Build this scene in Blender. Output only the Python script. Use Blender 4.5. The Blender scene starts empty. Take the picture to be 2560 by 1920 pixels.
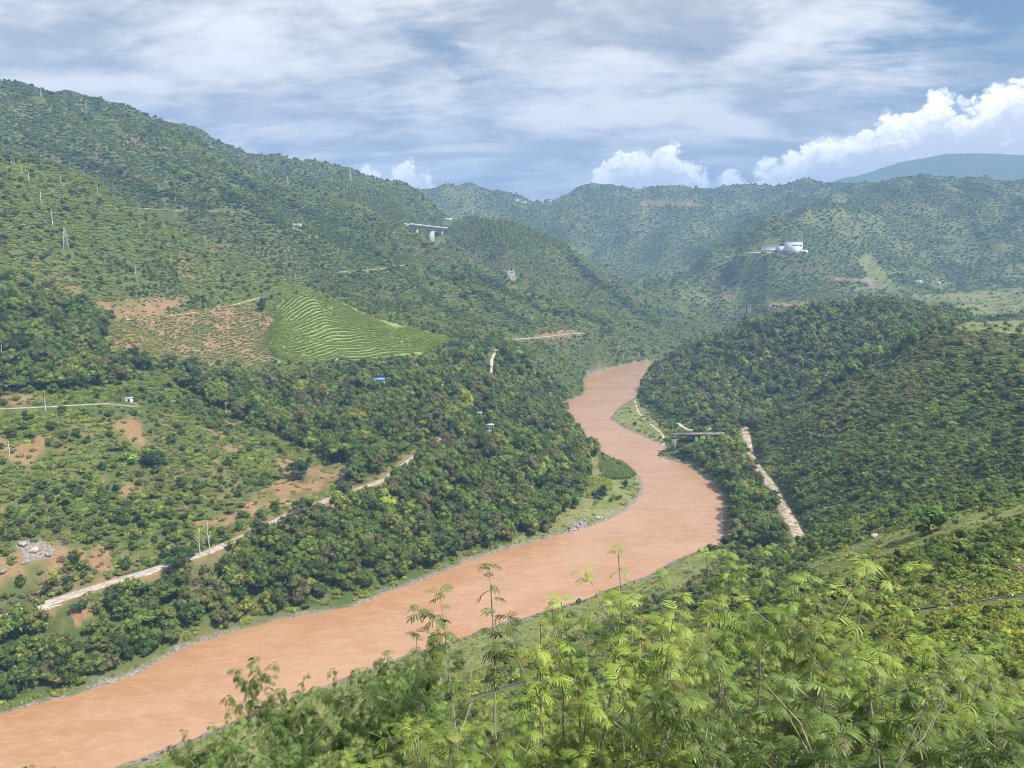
import bpy, bmesh, math, random
import numpy as np
from mathutils import Vector, Matrix, Euler

rng = np.random.default_rng(7)
random.seed(7)
scene = bpy.context.scene
COL = scene.collection

# ------------------------------------------------------------------ camera
CAM_H = 160.0                 # height of the eye above the river
F, CU, CV, VH = 1664.0, 1106.0, 829.5, 553.0      # photo measured on a 2212 px wide copy
PITCH = math.atan((CV - VH) / F)
cam_d = bpy.data.cameras.new("camera")
cam = bpy.data.objects.new("camera", cam_d)
COL.objects.link(cam)
cam.location = (0, 0, CAM_H)
cam.rotation_euler = (math.pi / 2 - PITCH, 0, 0)
cam_d.sensor_width = 36.0
cam_d.lens = F / 2212.0 * 36.0
cam_d.clip_start = 0.1
cam_d.clip_end = 40000
scene.camera = cam

# ------------------------------------------------------------------ light, exposure
SUN_EL, SUN_AZ = math.radians(56), math.radians(122)     # azimuth clockwise from +Y (the view), so 90 is from the right
scene.view_settings.view_transform = 'Standard'
scene.view_settings.look = 'None'
scene.view_settings.exposure = 0.83
scene.view_settings.gamma = 1.0
scene.view_settings.use_curve_mapping = False
sun_d = bpy.data.lights.new("sun", 'SUN')
sun_d.energy = 5.0
sun_d.angle = math.radians(0.6)
sun_d.color = (1.0, 0.95, 0.86)
sun = bpy.data.objects.new("sun", sun_d)
COL.objects.link(sun)
sdir = Vector((math.sin(SUN_AZ) * math.cos(SUN_EL), math.cos(SUN_AZ) * math.cos(SUN_EL), math.sin(SUN_EL)))
sun.rotation_euler = sdir.to_track_quat('Z', 'Y').to_euler()
sun.location = sdir * 3000
scene.cycles.use_denoising = True
scene.cycles.filter_width = 1.0
scene.cycles.max_bounces = 6
scene.cycles.diffuse_bounces = 3
scene.cycles.volume_bounces = 0
scene.cycles.transparent_max_bounces = 8

# ------------------------------------------------------------------ projection helpers
cp_, sp_ = math.cos(PITCH), math.sin(PITCH)
def ray(u, v):
    x = (np.asarray(u, float) - CU) / F
    y = -(np.asarray(v, float) - CV) / F
    dx, dy, dz = x, cp_ + y * sp_, -sp_ + y * cp_
    h = np.hypot(dx, dy)
    return np.arctan2(dx, dy), dz / h          # azimuth, rise per metre of ground distance
def at_d(u, v, d):
    a, t = ray(u, v)
    return a, d, CAM_H + t * d
def at_z(u, v, z):
    a, t = ray(u, v)
    return a, (z - CAM_H) / t, z
def project(x, y, z):
    zz = z - CAM_H
    fwd = y * cp_ - zz * sp_
    up = y * sp_ + zz * cp_
    return CU + F * x / fwd, CV - F * up / fwd, fwd

# ------------------------------------------------------------------ noise
def _hash(ix, iy, seed):
    h = (ix * 374761393 + iy * 668265263 + seed * 974634777) & 0xFFFFFFFF
    h = ((h ^ (h >> 13)) * 1274126177) & 0xFFFFFFFF
    return (h ^ (h >> 16)) & 0xFFFF
def perlin(x, y, seed=0):
    x = np.asarray(x, float); y = np.asarray(y, float)
    ix = np.floor(x).astype(np.int64); iy = np.floor(y).astype(np.int64)
    fx = x - ix; fy = y - iy
    u = fx * fx * fx * (fx * (fx * 6 - 15) + 10); w = fy * fy * fy * (fy * (fy * 6 - 15) + 10)
    def g(jx, jy, ddx, ddy):
        a = _hash(jx, jy, seed) * (2 * math.pi / 65536)
        return np.cos(a) * ddx + np.sin(a) * ddy
    n00 = g(ix, iy, fx, fy); n10 = g(ix + 1, iy, fx - 1, fy)
    n01 = g(ix, iy + 1, fx, fy - 1); n11 = g(ix + 1, iy + 1, fx - 1, fy - 1)
    return (n00 * (1 - u) + n10 * u) * (1 - w) + (n01 * (1 - u) + n11 * u) * w * 1.0
def fbm(x, y, s, seed=0, octv=4):
    r = 0; amp = 1; f = 1 / s
    for k in range(octv):
        r = r + amp * perlin(x * f + 13.7 * k, y * f - 7.1 * k, seed + k); amp *= .5; f *= 2.03
    return r
def sstep(e0, e1, x):
    t = np.clip((x - e0) / (e1 - e0), 0, 1)
    return t * t * (3 - 2 * t)

# ------------------------------------------------------------------ river outline (on the water level z = 0)
LEFT_BANK = [(-420, 1650), (-200, 1598), (0, 1545), (150, 1505), (230, 1480), (300, 1455), (345, 1430), (400, 1398), (500, 1366), (600, 1340), (690, 1325), (770, 1310),
             (830, 1283), (890, 1262), (950, 1240), (1000, 1218), (1080, 1190), (1150, 1174), (1195, 1160), (1240, 1146), (1290, 1133), (1335, 1113), (1370, 1090), (1388, 1066),
             (1390, 1045), (1378, 1022), (1358, 1005), (1330, 990), (1290, 973), (1268, 952), (1255, 932), (1242, 912), (1222, 893), (1214, 872), (1240, 862), (1262, 852), (1268, 838),
             (1262, 822), (1275, 808), (1320, 795), (1380, 783), (1440, 777), (1490, 772), (1540, 758), (1590, 742)]
RIGHT_BANK = [(-200, 1850), (250, 1655), (430, 1588), (600, 1518), (700, 1482), (820, 1436), (960, 1388), (1100, 1341), (1250, 1297), (1330, 1266), (1400, 1241), (1450, 1213), (1490, 1194), (1530, 1185), (1562, 1178),
              (1560, 1130), (1562, 1085), (1548, 1060), (1530, 1038), (1480, 1004), (1440, 993), (1415, 985), (1432, 972), (1436, 963), (1412, 955), (1385, 941), (1350, 926), (1316, 905), (1322, 895), (1340, 877),
              (1372, 858), (1378, 840), (1384, 822), (1410, 803), (1445, 792), (1500, 782), (1560, 768), (1610, 748)]
def w_of(pts, z=0.0):
    out = []
    for u, v in pts:
        a, d, _ = at_z(u, v, z)
        out.append((d * math.sin(a), d * math.cos(a)))
    return np.array(out)
def densify(P, step):
    out = [P[0]]
    for a, b in zip(P[:-1], P[1:]):
        n = max(1, int(np.linalg.norm(np.asarray(b) - np.asarray(a)) / step))
        for k in range(1, n + 1):
            out.append(np.asarray(a) + (np.asarray(b) - np.asarray(a)) * k / n)
    return np.array(out)
LB, RB = w_of(LEFT_BANK), w_of(RIGHT_BANK)
RIVER = np.vstack([LB, RB[::-1]])
def seg_dist(px, py, poly, closed=False):
    best = np.full(px.shape, 1e18)
    n = len(poly)
    for i in range(n if closed else n - 1):
        ax, ay = poly[i]; bx, by = poly[(i + 1) % n]
        vx, vy = bx - ax, by - ay
        t = np.clip(((px - ax) * vx + (py - ay) * vy) / max(vx * vx + vy * vy, 1e-9), 0, 1)
        best = np.minimum(best, (px - ax - t * vx) ** 2 + (py - ay - t * vy) ** 2)
    return np.sqrt(best)
def inside(px, py, poly):
    r = np.zeros(px.shape, bool)
    n = len(poly)
    for i in range(n):
        ax, ay = poly[i]; bx, by = poly[(i + 1) % n]
        c = (ay > py) != (by > py)
        r ^= c & (px < (bx - ax) * (py - ay) / ((by - ay) if by != ay else 1e-9) + ax)
    return r

# ------------------------------------------------------------------ terrain control points
CPS = []
def at_depth(u, v, d):
    a, t = ray(u, v); d = d / math.cos(a)
    return a, d, CAM_H + t * d
def cd(*pts):      # picture point with its distance along the view
    for (u0, v0, d0), (u1, v1, d1) in zip(pts[:-1], pts[1:]):
        n = max(1, int(math.hypot(u1 - u0, v1 - v0) / 90))
        for k in range(n):
            t = k / n
            CPS.append(at_depth(u0 + (u1 - u0) * t, v0 + (v1 - v0) * t, d0 * (d1 / d0) ** t))
    CPS.append(at_depth(*pts[-1]))
def cz(*pts):      # picture point with its height above the river
    for p in pts:
        CPS.append(at_z(*p))
def cw(az, *dz):   # azimuth in degrees, then (distance, height)
    for d, z in dz:
        CPS.append((math.radians(az), d, z))
# slope under the viewpoint
for az in (-75, -55, -35, -15):
    cw(az, (2.2, 157.6), (5, 154.6), (8, 151.5), (14, 146), (28, 133), (60, 102), (110, 55), (160, 22))
for az in (0, 12):
    cw(az, (2.2, 157.6), (5, 155), (8, 152), (14, 147), (28, 136), (60, 110), (120, 66))
for az in (24, 34):
    cw(az, (2.2, 157.7), (5, 155.4), (8, 152.8), (14, 148), (28, 140))
for az in (50, 75):
    cw(az, (2.2, 158), (5, 156), (8, 154), (14, 150), (28, 145), (60, 136), (120, 125), (250, 120), (500, 160), (900, 190))
cw(24, (60, 121)); cw(34, (55, 128))
cd((1930, 1345, 88), (2212, 1300, 88), (2500, 1280, 90))
cd((1711, 1400, 112), (1900, 1275, 150), (2100, 1205, 150), (2212, 1190, 150))
cd((1711, 1300, 182), (1711, 1240, 250))
cd((1740, 1205, 275), (1840, 1180, 255), (1900, 1160, 240), (1990, 1140, 225), (2100, 1112, 210), (2212, 1095, 200), (2500, 1060, 200))
cz((1600, 1230, 16), (1500, 1285, 18), (1400, 1350, 18), (1300, 1450, 22), (1200, 1520, 24), (1000, 1470, 10), (900, 1530, 11), (700, 1605, 9), (520, 1640, 4), (1100, 1420, 10))
cz((620, 1530, 2), (900, 1425, 2), (1200, 1330, 2), (1400, 1265, 2), (1530, 1205, 3))
# grass bank and bar at the right
cz((1380, 885, 2), (1410, 900, 2.5), (1440, 930, 3), (1350, 905, 1.2), (1460, 965, 3), (1500, 985, 7), (1560, 1020, 8), (1590, 1090, 9), (1600, 1150, 11))
cz((1490, 918, 4), (1540, 920, 6))
cz((1610, 925, 8), (1615, 960, 9), (1635, 1015, 10), (1665, 1050, 11), (1690, 1100, 12), (1725, 1160, 14))
# right hill one (near) : gully behind the knoll, face, crest
cz((1790, 1150, 26), (1760, 1080, 22), (1700, 1000, 14))
cd((1850, 1120, 330), (2000, 1085, 315), (2212, 1060, 300))
cd((1740, 930, 540), (1850, 960, 450), (2000, 960, 415), (2212, 940, 400))
cd((1690, 905, 660), (1780, 850, 640), (1866, 801, 610), (1922, 778, 600), (1986, 741, 590), (2040, 722, 575), (2136, 714, 560), (2212, 724, 550), (2500, 735, 520))
# gully behind it, right field, wood hill two
cd((1680, 870, 745), (1800, 810, 745), (1900, 775, 740), (1990, 735, 720))
cd((2060, 716, 760), (2212, 722, 760), (2500, 720, 760))
cd((2070, 693, 930), (2212, 690, 930), (2500, 690, 930))
cz((1400, 838, 6), (1430, 860, 5), (1500, 870, 9), (1560, 890, 9), (1640, 905, 10))
cd((1395, 815, 990), (1440, 785, 985), (1500, 758, 975), (1560, 733, 960), (1630, 706, 945), (1700, 686, 930), (1780, 672, 920), (1900, 664, 910), (2000, 667, 910), (2060, 684, 915))
cd((1560, 800, 870), (1650, 790, 840), (1750, 740, 845), (1880, 720, 830))
# behind hill two
for az in (12, 16, 20, 25, 30, 36):
    cw(az, (1150, 45))
# left bank slopes
ROAD_L = [(-260, 1410, 15), (-120, 1372, 16), (0, 1336, 17), (60, 1317, 18), (130, 1294, 18.5), (200, 1271, 19), (270, 1250, 20), (330, 1232, 20.5), (400, 1209, 21), (450, 1194, 22), (520, 1161, 23.5), (560, 1143, 24), (610, 1118, 25), (690, 1087, 26.5), (760, 1062, 28), (830, 1037, 29), (905, 978, 33), (950, 950, 35)]
cz(*ROAD_L[::2])
cz((0, 1370, 9), (120, 1345, 8), (300, 1290, 9), (500, 1225, 11), (0, 1480, 3), (300, 1400, 4), (600, 1290, 6), (800, 1250, 6), (800, 1130, 16), (1000, 1180, 5), (1000, 1060, 15), (1150, 1120, 4))
cz((1200, 1110, 3), (1280, 1080, 2.5), (1320, 1060, 2), (1340, 1020, 2), (1290, 1000, 2.5), (1200, 1040, 7), (1180, 960, 12))
cd((0, 1240, 310), (200, 1200, 330), (400, 1140, 372))
cd((0, 1100, 352), (200, 1070, 375), (400, 1030, 410), (600, 1020, 445), (720, 1010, 460))
cd((0, 885, 430), (110, 880, 440), (230, 872, 450), (400, 890, 500), (500, 900, 520), (620, 910, 530))
cd((0, 700, 520), (235, 700, 590))
cd((235, 765, 545), (400, 790, 600), (570, 800, 640), (760, 780, 675), (900, 770, 700), (985, 742, 735))
cd((235, 692, 640), (350, 680, 690), (450, 668, 740), (560, 645, 800), (660, 628, 840))
cd((660, 628, 840), (730, 650, 830), (800, 683, 810), (880, 705, 790), (985, 732, 760))
cd((0, 530, 640), (150, 560, 660), (300, 600, 720), (450, 610, 790), (560, 610, 850))
cd((-300, 290, 760), (0, 352, 800), (73, 370, 800), (204, 395, 810), (233, 421, 810), (277, 450, 815), (328, 464, 830), (365, 494, 840), (510, 537, 890), (583, 580, 890), (652, 622, 880))
cd((900, 1000, 470), (900, 850, 590))
cd((1150, 1000, 520), (1150, 900, 630), (1150, 800, 790), (1150, 740, 910))
cd((1050, 950, 540), (1050, 800, 720))
cz((1250, 880, 6), (1250, 800, 20), (1300, 770, 18), (1400, 760, 14), (1480, 755, 8))
# gully behind left spur, big left hill
cd((-300, 300, 900), (0, 362, 900), (200, 412, 905), (320, 485, 920), (510, 560, 950), (650, 640, 930))
cd((-300, 130, 1250), (-150, 165, 1260), (0, 194, 1270), (100, 210, 1280), (190, 236, 1290), (270, 266, 1300), (350, 294, 1310), (420, 322, 1330), (480, 350, 1350), (540, 380, 1370), (640, 403, 1390), (720, 432, 1400), (800, 458, 1400), (870, 486, 1390))
cd((870, 486, 1390), (940, 532, 1330), (1008, 563, 1290), (1134, 640, 1190), (1219, 682, 1140), (1295, 714, 1090))
cd((300, 452, 1010), (420, 455, 1050), (530, 456, 1090))
cd((640, 500, 1180), (780, 560, 1120), (900, 610, 1080), (1020, 670, 1010), (1120, 715, 960))
cd((700, 620, 960), (850, 660, 930), (1000, 715, 850))
# gully under the viaduct, hill with the mast, second ridge
cd((890, 530, 1450), (925, 556, 1450), (955, 562, 1440), (1010, 580, 1400), (1060, 600, 1370), (1180, 655, 1270), (1310, 708, 1180))
cd((960, 490, 1600), (1020, 470, 1600), (1100, 485, 1610), (1180, 519, 1620), (1280, 568, 1620), (1380, 618, 1610), (1450, 653, 1600), (1520, 690, 1570), (1558, 716, 1530))
cd((1150, 600, 1430), (1290, 650, 1400), (1400, 700, 1370), (1480, 735, 1350))
cd((350, 289, 1950), (450, 306, 1950), (550, 332, 1950), (650, 366, 1930), (740, 386, 1900), (820, 404, 1870), (880, 414, 1840), (905, 430, 1800), (930, 455, 1780), (960, 486, 1740))
cd((600, 410, 1560), (760, 450, 1540), (850, 480, 1530))
cd((-300, 150, 2100), (0, 220, 2100), (200, 270, 2050))
# valley behind, far ridges
cd((1000, 560, 2100), (1150, 590, 2150), (1300, 625, 2200), (1430, 668, 2100), (1540, 700, 1900))
cd((800, 412, 3900), (840, 402, 3900), (870, 408, 3900))
cd((-300, 330, 3400), (100, 380, 3400), (500, 400, 3300), (800, 425, 3200), (860, 428, 3050), (900, 416, 3020), (940, 404, 3000), (1000, 393, 2980), (1060, 406, 3000), (1110, 420, 3000), (1160, 438, 3000), (1184, 450, 3020), (1212, 428, 3040), (1250, 402, 3050), (1300, 396, 3050), (1390, 408, 3050), (1450, 400, 3050), (1520, 408, 3050), (1570, 396, 3050), (1620, 390, 3050), (1690, 404, 3050), (1740, 385, 3050), (1775, 402, 3050), (1810, 412, 3100), (1900, 440, 3150))
cd((1000, 397, 3000), (1010, 470, 2700), (1020, 540, 2450))
cd((1188, 446, 2950), (1250, 468, 2700), (1300, 510, 2500), (1330, 560, 2350), (1400, 608, 2200), (1440, 640, 2080))
cd((1280, 455, 2900), (1350, 520, 2600), (1420, 590, 2350))
cd((1450, 440, 2850), (1470, 520, 2500), (1480, 600, 2200))
cd((1600, 440, 2850), (1600, 480, 2650))
# hill with the white works, hill behind it
cd((1445, 655, 1900), (1500, 603, 1880), (1570, 548, 1870), (1620, 512, 1870), (1680, 476, 1880), (1740, 458, 1900), (1820, 452, 1950), (1900, 455, 2000))
cd((1740, 450, 2350), (1800, 434, 2350), (1850, 416, 2350), (1950, 397, 2350), (2050, 392, 2350), (2212, 391, 2350), (2500, 380, 2350))
cd((1560, 600, 1700), (1640, 552, 1690), (1690, 548, 1690), (1740, 545, 1700), (1800, 560, 1750), (1880, 560, 1800))
cd((1560, 660, 1500), (1660, 655, 1440), (1770, 655, 1440), (1900, 655, 1450), (2060, 645, 1500))
cd((1900, 600, 1640), (1950, 560, 1850), (1990, 615, 1560))
cd((2000, 500, 1950), (2212, 480, 1950), (2500, 470, 1950))
cd((2000, 640, 1500), (2212, 620, 1500), (2500, 620, 1500))
cd((2050, 672, 1250), (2212, 672, 1250))
cd((860, 462, 3350), (1000, 450, 3350), (1184, 480, 3350), (1300, 455, 3380), (1500, 458, 3380), (1620, 450, 3380), (1800, 460, 3400))
cd((860, 480, 3900), (1100, 485, 3900), (1400, 480, 3900), (1700, 470, 3900))
# far blue mountains
cd((1700, 432, 4300), (1800, 414, 4200), (1850, 402, 4200), (1900, 398, 4200), (1960, 404, 4200), (2020, 418, 4200))
cd((1795, 392, 5300), (1830, 381, 5300), (1850, 385, 5300), (1880, 375, 5400), (1950, 348, 5500), (2000, 338, 5500), (2080, 330, 5500), (2150, 339, 5500), (2212, 356, 5500), (2400, 385, 5500), (2700, 400, 5500))
cd((-300, 480, 5500), (300, 480, 5500), (900, 480, 5500), (1400, 480, 5500), (1700, 440, 5400))
for az in (-80, -60, -45):
    cw(az, (250, 0), (330, 10), (450, 70), (700, 160), (1200, 380), (2000, 330), (3000, 330), (5500, 350))
for az in (45, 60, 80):
    cw(az, (1500, 220), (2300, 380), (3400, 350), (5500, 500))
for az in (-80, -40, 0, 40, 80):
    cw(az, (7200, 250))
# river banks
for P in (LB, RB):
    for q in densify(P, 70):
        CPS.append((math.atan2(q[0], q[1]), math.hypot(*q), 1.2))
CPS = np.array([(a, math.log(d), z) for a, d, z in CPS])
key = np.unique(np.round(CPS[:, :2], 3), axis=0, return_index=True)[1]
CPS = CPS[np.sort(key)]

# ------------------------------------------------------------------ height grid in azimuth x log distance
az_fine = np.arange(-37.5, 37.51, 0.14)
AZ = np.radians(np.concatenate([np.arange(-85, -37.6, 1.25), az_fine, np.arange(38.7, 85.1, 1.25)]))
LD = np.concatenate([np.arange(math.log(1.6), math.log(60), .035), np.arange(math.log(60), math.log(2600), .0072), np.arange(math.log(2600), math.log(6900), .016)])
def rbf_eval(qa, ql, chunk=20000):
    out = np.empty(qa.size)
    qa, ql = qa.ravel(), ql.ravel()
    for i in range(0, qa.size, chunk):
        r2 = (qa[i:i + chunk, None] - CPS[None, :, 0]) ** 2 + (ql[i:i + chunk, None] - CPS[None, :, 1]) ** 2
        out[i:i + chunk] = (r2 ** .7) @ W_[:-3] + W_[-3] + W_[-2] * qa[i:i + chunk] + W_[-1] * ql[i:i + chunk]
    return out
n = len(CPS)
r2 = (CPS[:, None, 0] - CPS[None, :, 0]) ** 2 + (CPS[:, None, 1] - CPS[None, :, 1]) ** 2
A = np.zeros((n + 3, n + 3))
A[:n, :n] = r2 ** .7 - np.eye(n) * 2e-4
A[:n, n] = 1; A[:n, n + 1] = CPS[:, 0]; A[:n, n + 2] = CPS[:, 1]
A[n:, :n] = A[:n, n:].T
W_ = np.linalg.solve(A, np.concatenate([CPS[:, 2], np.zeros(3)]))
ca, cl = AZ[::3], LD[::3]
if ca[-1] < AZ[-1]: ca = np.append(ca, AZ[-1])
if cl[-1] < LD[-1]: cl = np.append(cl, LD[-1])
Zc = rbf_eval(*np.meshgrid(ca, cl, indexing='ij')).reshape(len(ca), len(cl))
def lerp_axis(Z, xs, xq, axis):
    i = np.clip(np.searchsorted(xs, xq) - 1, 0, len(xs) - 2)
    t = (xq - xs[i]) / (xs[i + 1] - xs[i])
    if axis == 0:
        return Z[i] * (1 - t)[:, None] + Z[i + 1] * t[:, None]
    return Z[:, i] * (1 - t)[None] + Z[:, i + 1] * t[None]
Z = lerp_axis(lerp_axis(Zc, ca, AZ, 0), cl, LD, 1)
GA, GL = np.meshgrid(AZ, LD, indexing='ij')
GD = np.exp(GL)
GX, GY = GD * np.sin(GA), GD * np.cos(GA)
Z = np.where(GD < 6, np.minimum(Z, 158.2 - (GD - 1.6) * .75), Z)
# spurs, gullies and roughness
VIA = (-235.0, 1440.0)
far_w = sstep(500, 1300, GD) * (.12 + .88 * sstep(60, 190, np.hypot(GX - VIA[0] - 25, GY - VIA[1])))
hi = sstep(6, 60, Z)
warp = fbm(GX, GY, 420, 3, 2) * 160
rid = 1 - np.abs(fbm(GX + warp, GY * .75 - warp, 330, 11, 3)) * 2.2
Z = Z + far_w * hi * (rid - .55) * np.clip(GD * .014, 0, 30) * (1 - .75 * sstep(2300, 3000, GD))
# long spurs and gullies running down the big left hill
ax_, ay_ = GX * .76 - GY * .65, GX * .65 + GY * .76
run = 1 - np.abs(fbm(ax_ / 3.4 + warp * .25, ay_ + warp * .35, 210, 15, 2)) * 2.3
lefty = (1 - sstep(-60, 200, GX)) * sstep(900, 1080, GD) * (1 - sstep(2000, 2400, GD)) * (.1 + .9 * sstep(70, 200, np.hypot(GX - VIA[0] - 25, GY - VIA[1])))
Z = Z + lefty * hi * (run - .55) * 34
rightfar = sstep(100, 400, GX) * sstep(1500, 1750, GD) * (1 - sstep(2500, 3000, GD))
run2 = 1 - np.abs(fbm((GX + GY) * .3 + warp * .2, GX - GY * .5 + warp * .3, 230, 17, 2)) * 2.2
Z = Z + rightfar * hi * (run2 - .55) * 26
farrun = sstep(2300, 2600, GD) * (1 - sstep(3000, 3150, GD))
Z = Z + farrun * (1 - np.abs(fbm(GX, GY * .25, 190, 19, 2)) * 2.2 - .55) * 22 * sstep(0, 200, 3120 - GD)
rid2 = 1 - np.abs(fbm(GX + warp * .3, GY + warp * .3, 90, 21, 3)) * 2.0
Z = Z + hi * (rid2 - .5) * np.clip(GD * .006, 0, 7) * sstep(120, 300, GD)
Z = Z + hi * fbm(GX, GY, 22, 31, 3) * np.clip(GD * .003, 0, 1.3) * sstep(30, 120, GD)
# water bed and banks
sd = seg_dist(GX, GY, RIVER, True) * np.where(inside(GX, GY, RIVER), -1, 1)
sd = sd + fbm(GX, GY, 14, 41, 3) * 1.6
near_river = sd < 60
zb = np.where(sd < 0, np.maximum(sd * .35, -4.0), 0.0)
land = np.maximum(Z, 0.25 + 0.035 * np.clip(sd, 0, 60))
Z = np.where(sd <= 0, zb, np.where(near_river, land * sstep(0, 16, sd) + (1 - sstep(0, 16, sd)) * (np.minimum(sd * .16, .9)), np.maximum(Z, 1.5)))

def height(x, y):
    x = np.asarray(x, float); y = np.asarray(y, float)
    a = np.clip(np.arctan2(x, y), AZ[0], AZ[-1] - 1e-6); l = np.clip(.5 * np.log(x * x + y * y + 1e-9), LD[0], LD[-1] - 1e-6)
    i = np.clip(np.searchsorted(AZ, a, side='right') - 1, 0, len(AZ) - 2); j = np.clip(np.searchsorted(LD, l, side='right') - 1, 0, len(LD) - 2)
    s = (a - AZ[i]) / (AZ[i + 1] - AZ[i]); t = (l - LD[j]) / (LD[j + 1] - LD[j])
    return (Z[i, j] * (1 - s) * (1 - t) + Z[i + 1, j] * s * (1 - t) + Z[i, j + 1] * (1 - s) * t + Z[i + 1, j + 1] * s * t)
def cast(u, v, dmin=2.0, dmax=6800):
    """ground point seen at a picture point, looking from dmin on"""
    a, t = ray(u, v)
    ds = np.exp(np.linspace(math.log(dmin), math.log(dmax), 3000))
    zz = height(ds * math.sin(a), ds * math.cos(a))
    hit = np.nonzero(zz >= CAM_H + t * ds)[0]
    k = hit[0] if len(hit) else len(ds) - 1
    d = ds[k]
    return d * math.sin(a), d * math.cos(a), float(zz[k])

def pad(u, v, dmin, dmax, rx, ry):
    """level building ground"""
    global Z
    x0, y0, z0 = cast(u, v, dmin, dmax); a = math.atan2(x0, y0)
    lx = (GX - x0) * math.cos(a) - (GY - y0) * math.sin(a); ly = (GX - x0) * math.sin(a) + (GY - y0) * math.cos(a)
    w = 1 - sstep(1.0, 1.7, np.sqrt((lx / rx) ** 2 + (ly / ry) ** 2))
    Z = Z * (1 - w) + z0 * w
pad(1682, 548, 1400, 2100, 75, 30)

# ------------------------------------------------------------------ roads cut into the slopes
def smooth_line(P, step):
    P = densify(np.asarray(P, float), step)
    for _ in range(3):
        P[1:-1] = .25 * P[:-2] + .5 * P[1:-1] + .25 * P[2:]
    return P
def road_line_z(pts, step=4):
    return smooth_line([(d * math.sin(a), d * math.cos(a), z) for a, d, z in (at_z(*p) for p in pts)], step)
def road_line_cast(pts, dmin, step=4, dmax=6800):
    return smooth_line([cast(u, v, dmin, dmax) for u, v in pts], step)
def cut_road(P, w, shoulder):
    global Z
    x0, x1, y0, y1 = P[:, 0].min() - 40, P[:, 0].max() + 40, P[:, 1].min() - 40, P[:, 1].max() + 40
    m = (GX > x0) & (GX < x1) & (GY > y0) & (GY < y1)
    px, py = GX[m], GY[m]
    best = np.full(px.shape, 1e18); zr = np.zeros(px.shape)
    for a, b in zip(P[:-1], P[1:]):
        vx, vy = b[0] - a[0], b[1] - a[1]
        t = np.clip(((px - a[0]) * vx + (py - a[1]) * vy) / max(vx * vx + vy * vy, 1e-9), 0, 1)
        dd = (px - a[0] - t * vx) ** 2 + (py - a[1] - t * vy) ** 2
        k = dd < best
        best[k] = dd[k]; zr[k] = (a[2] + (b[2] - a[2]) * t)[k]
    dist = np.sqrt(best)
    bl = sstep(w / 2 + .8, w / 2 + shoulder, dist)
    zz = Z[m]
    Z[m] = zr * (1 - bl) + zz * bl
    return dist
MAIN_ROAD = road_line_z(ROAD_L)
cut_road(MAIN_ROAD, 5.5, 6)
TRACK_R = road_line_z([(1606, 922, 8), (1612, 940, 8.3), (1614, 965, 9), (1622, 990, 9.5), (1638, 1015, 10), (1662, 1045, 11), (1682, 1075, 11.6), (1697, 1105, 12.3), (1710, 1130, 13), (1727, 1165, 14), (1745, 1200, 15)])
cut_road(TRACK_R, 8.5, 6)
PATH_M = road_line_cast([(-120, 890), (0, 884), (60, 881), (120, 878), (180, 875), (235, 871), (300, 880)], 300)
cut_road(PATH_M, 3.0, 4)
PATH_F = road_line_cast([(225, 692), (300, 690), (365, 683), (440, 672), (500, 660), (560, 643)], 450)
cut_road(PATH_F, 2.5, 3)
PATH_H = road_line_cast([(1105, 733), (1140, 731), (1180, 727), (1230, 722), (1262, 720)], 700)
cut_road(PATH_H, 5, 6)
PATH_S = road_line_cast([(1085, 760), (1072, 752), (1062, 778), (1060, 800), (1064, 820)], 500)
cut_road(PATH_S, 4, 4)
PATH_L = road_line_cast([(290, 452), (380, 455), (460, 456), (535, 457)], 930)
cut_road(PATH_L, 5, 5)
PATH_U = road_line_cast([(730, 588), (790, 584), (850, 577), (875, 572)], 900)
cut_road(PATH_U, 4, 4)

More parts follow.
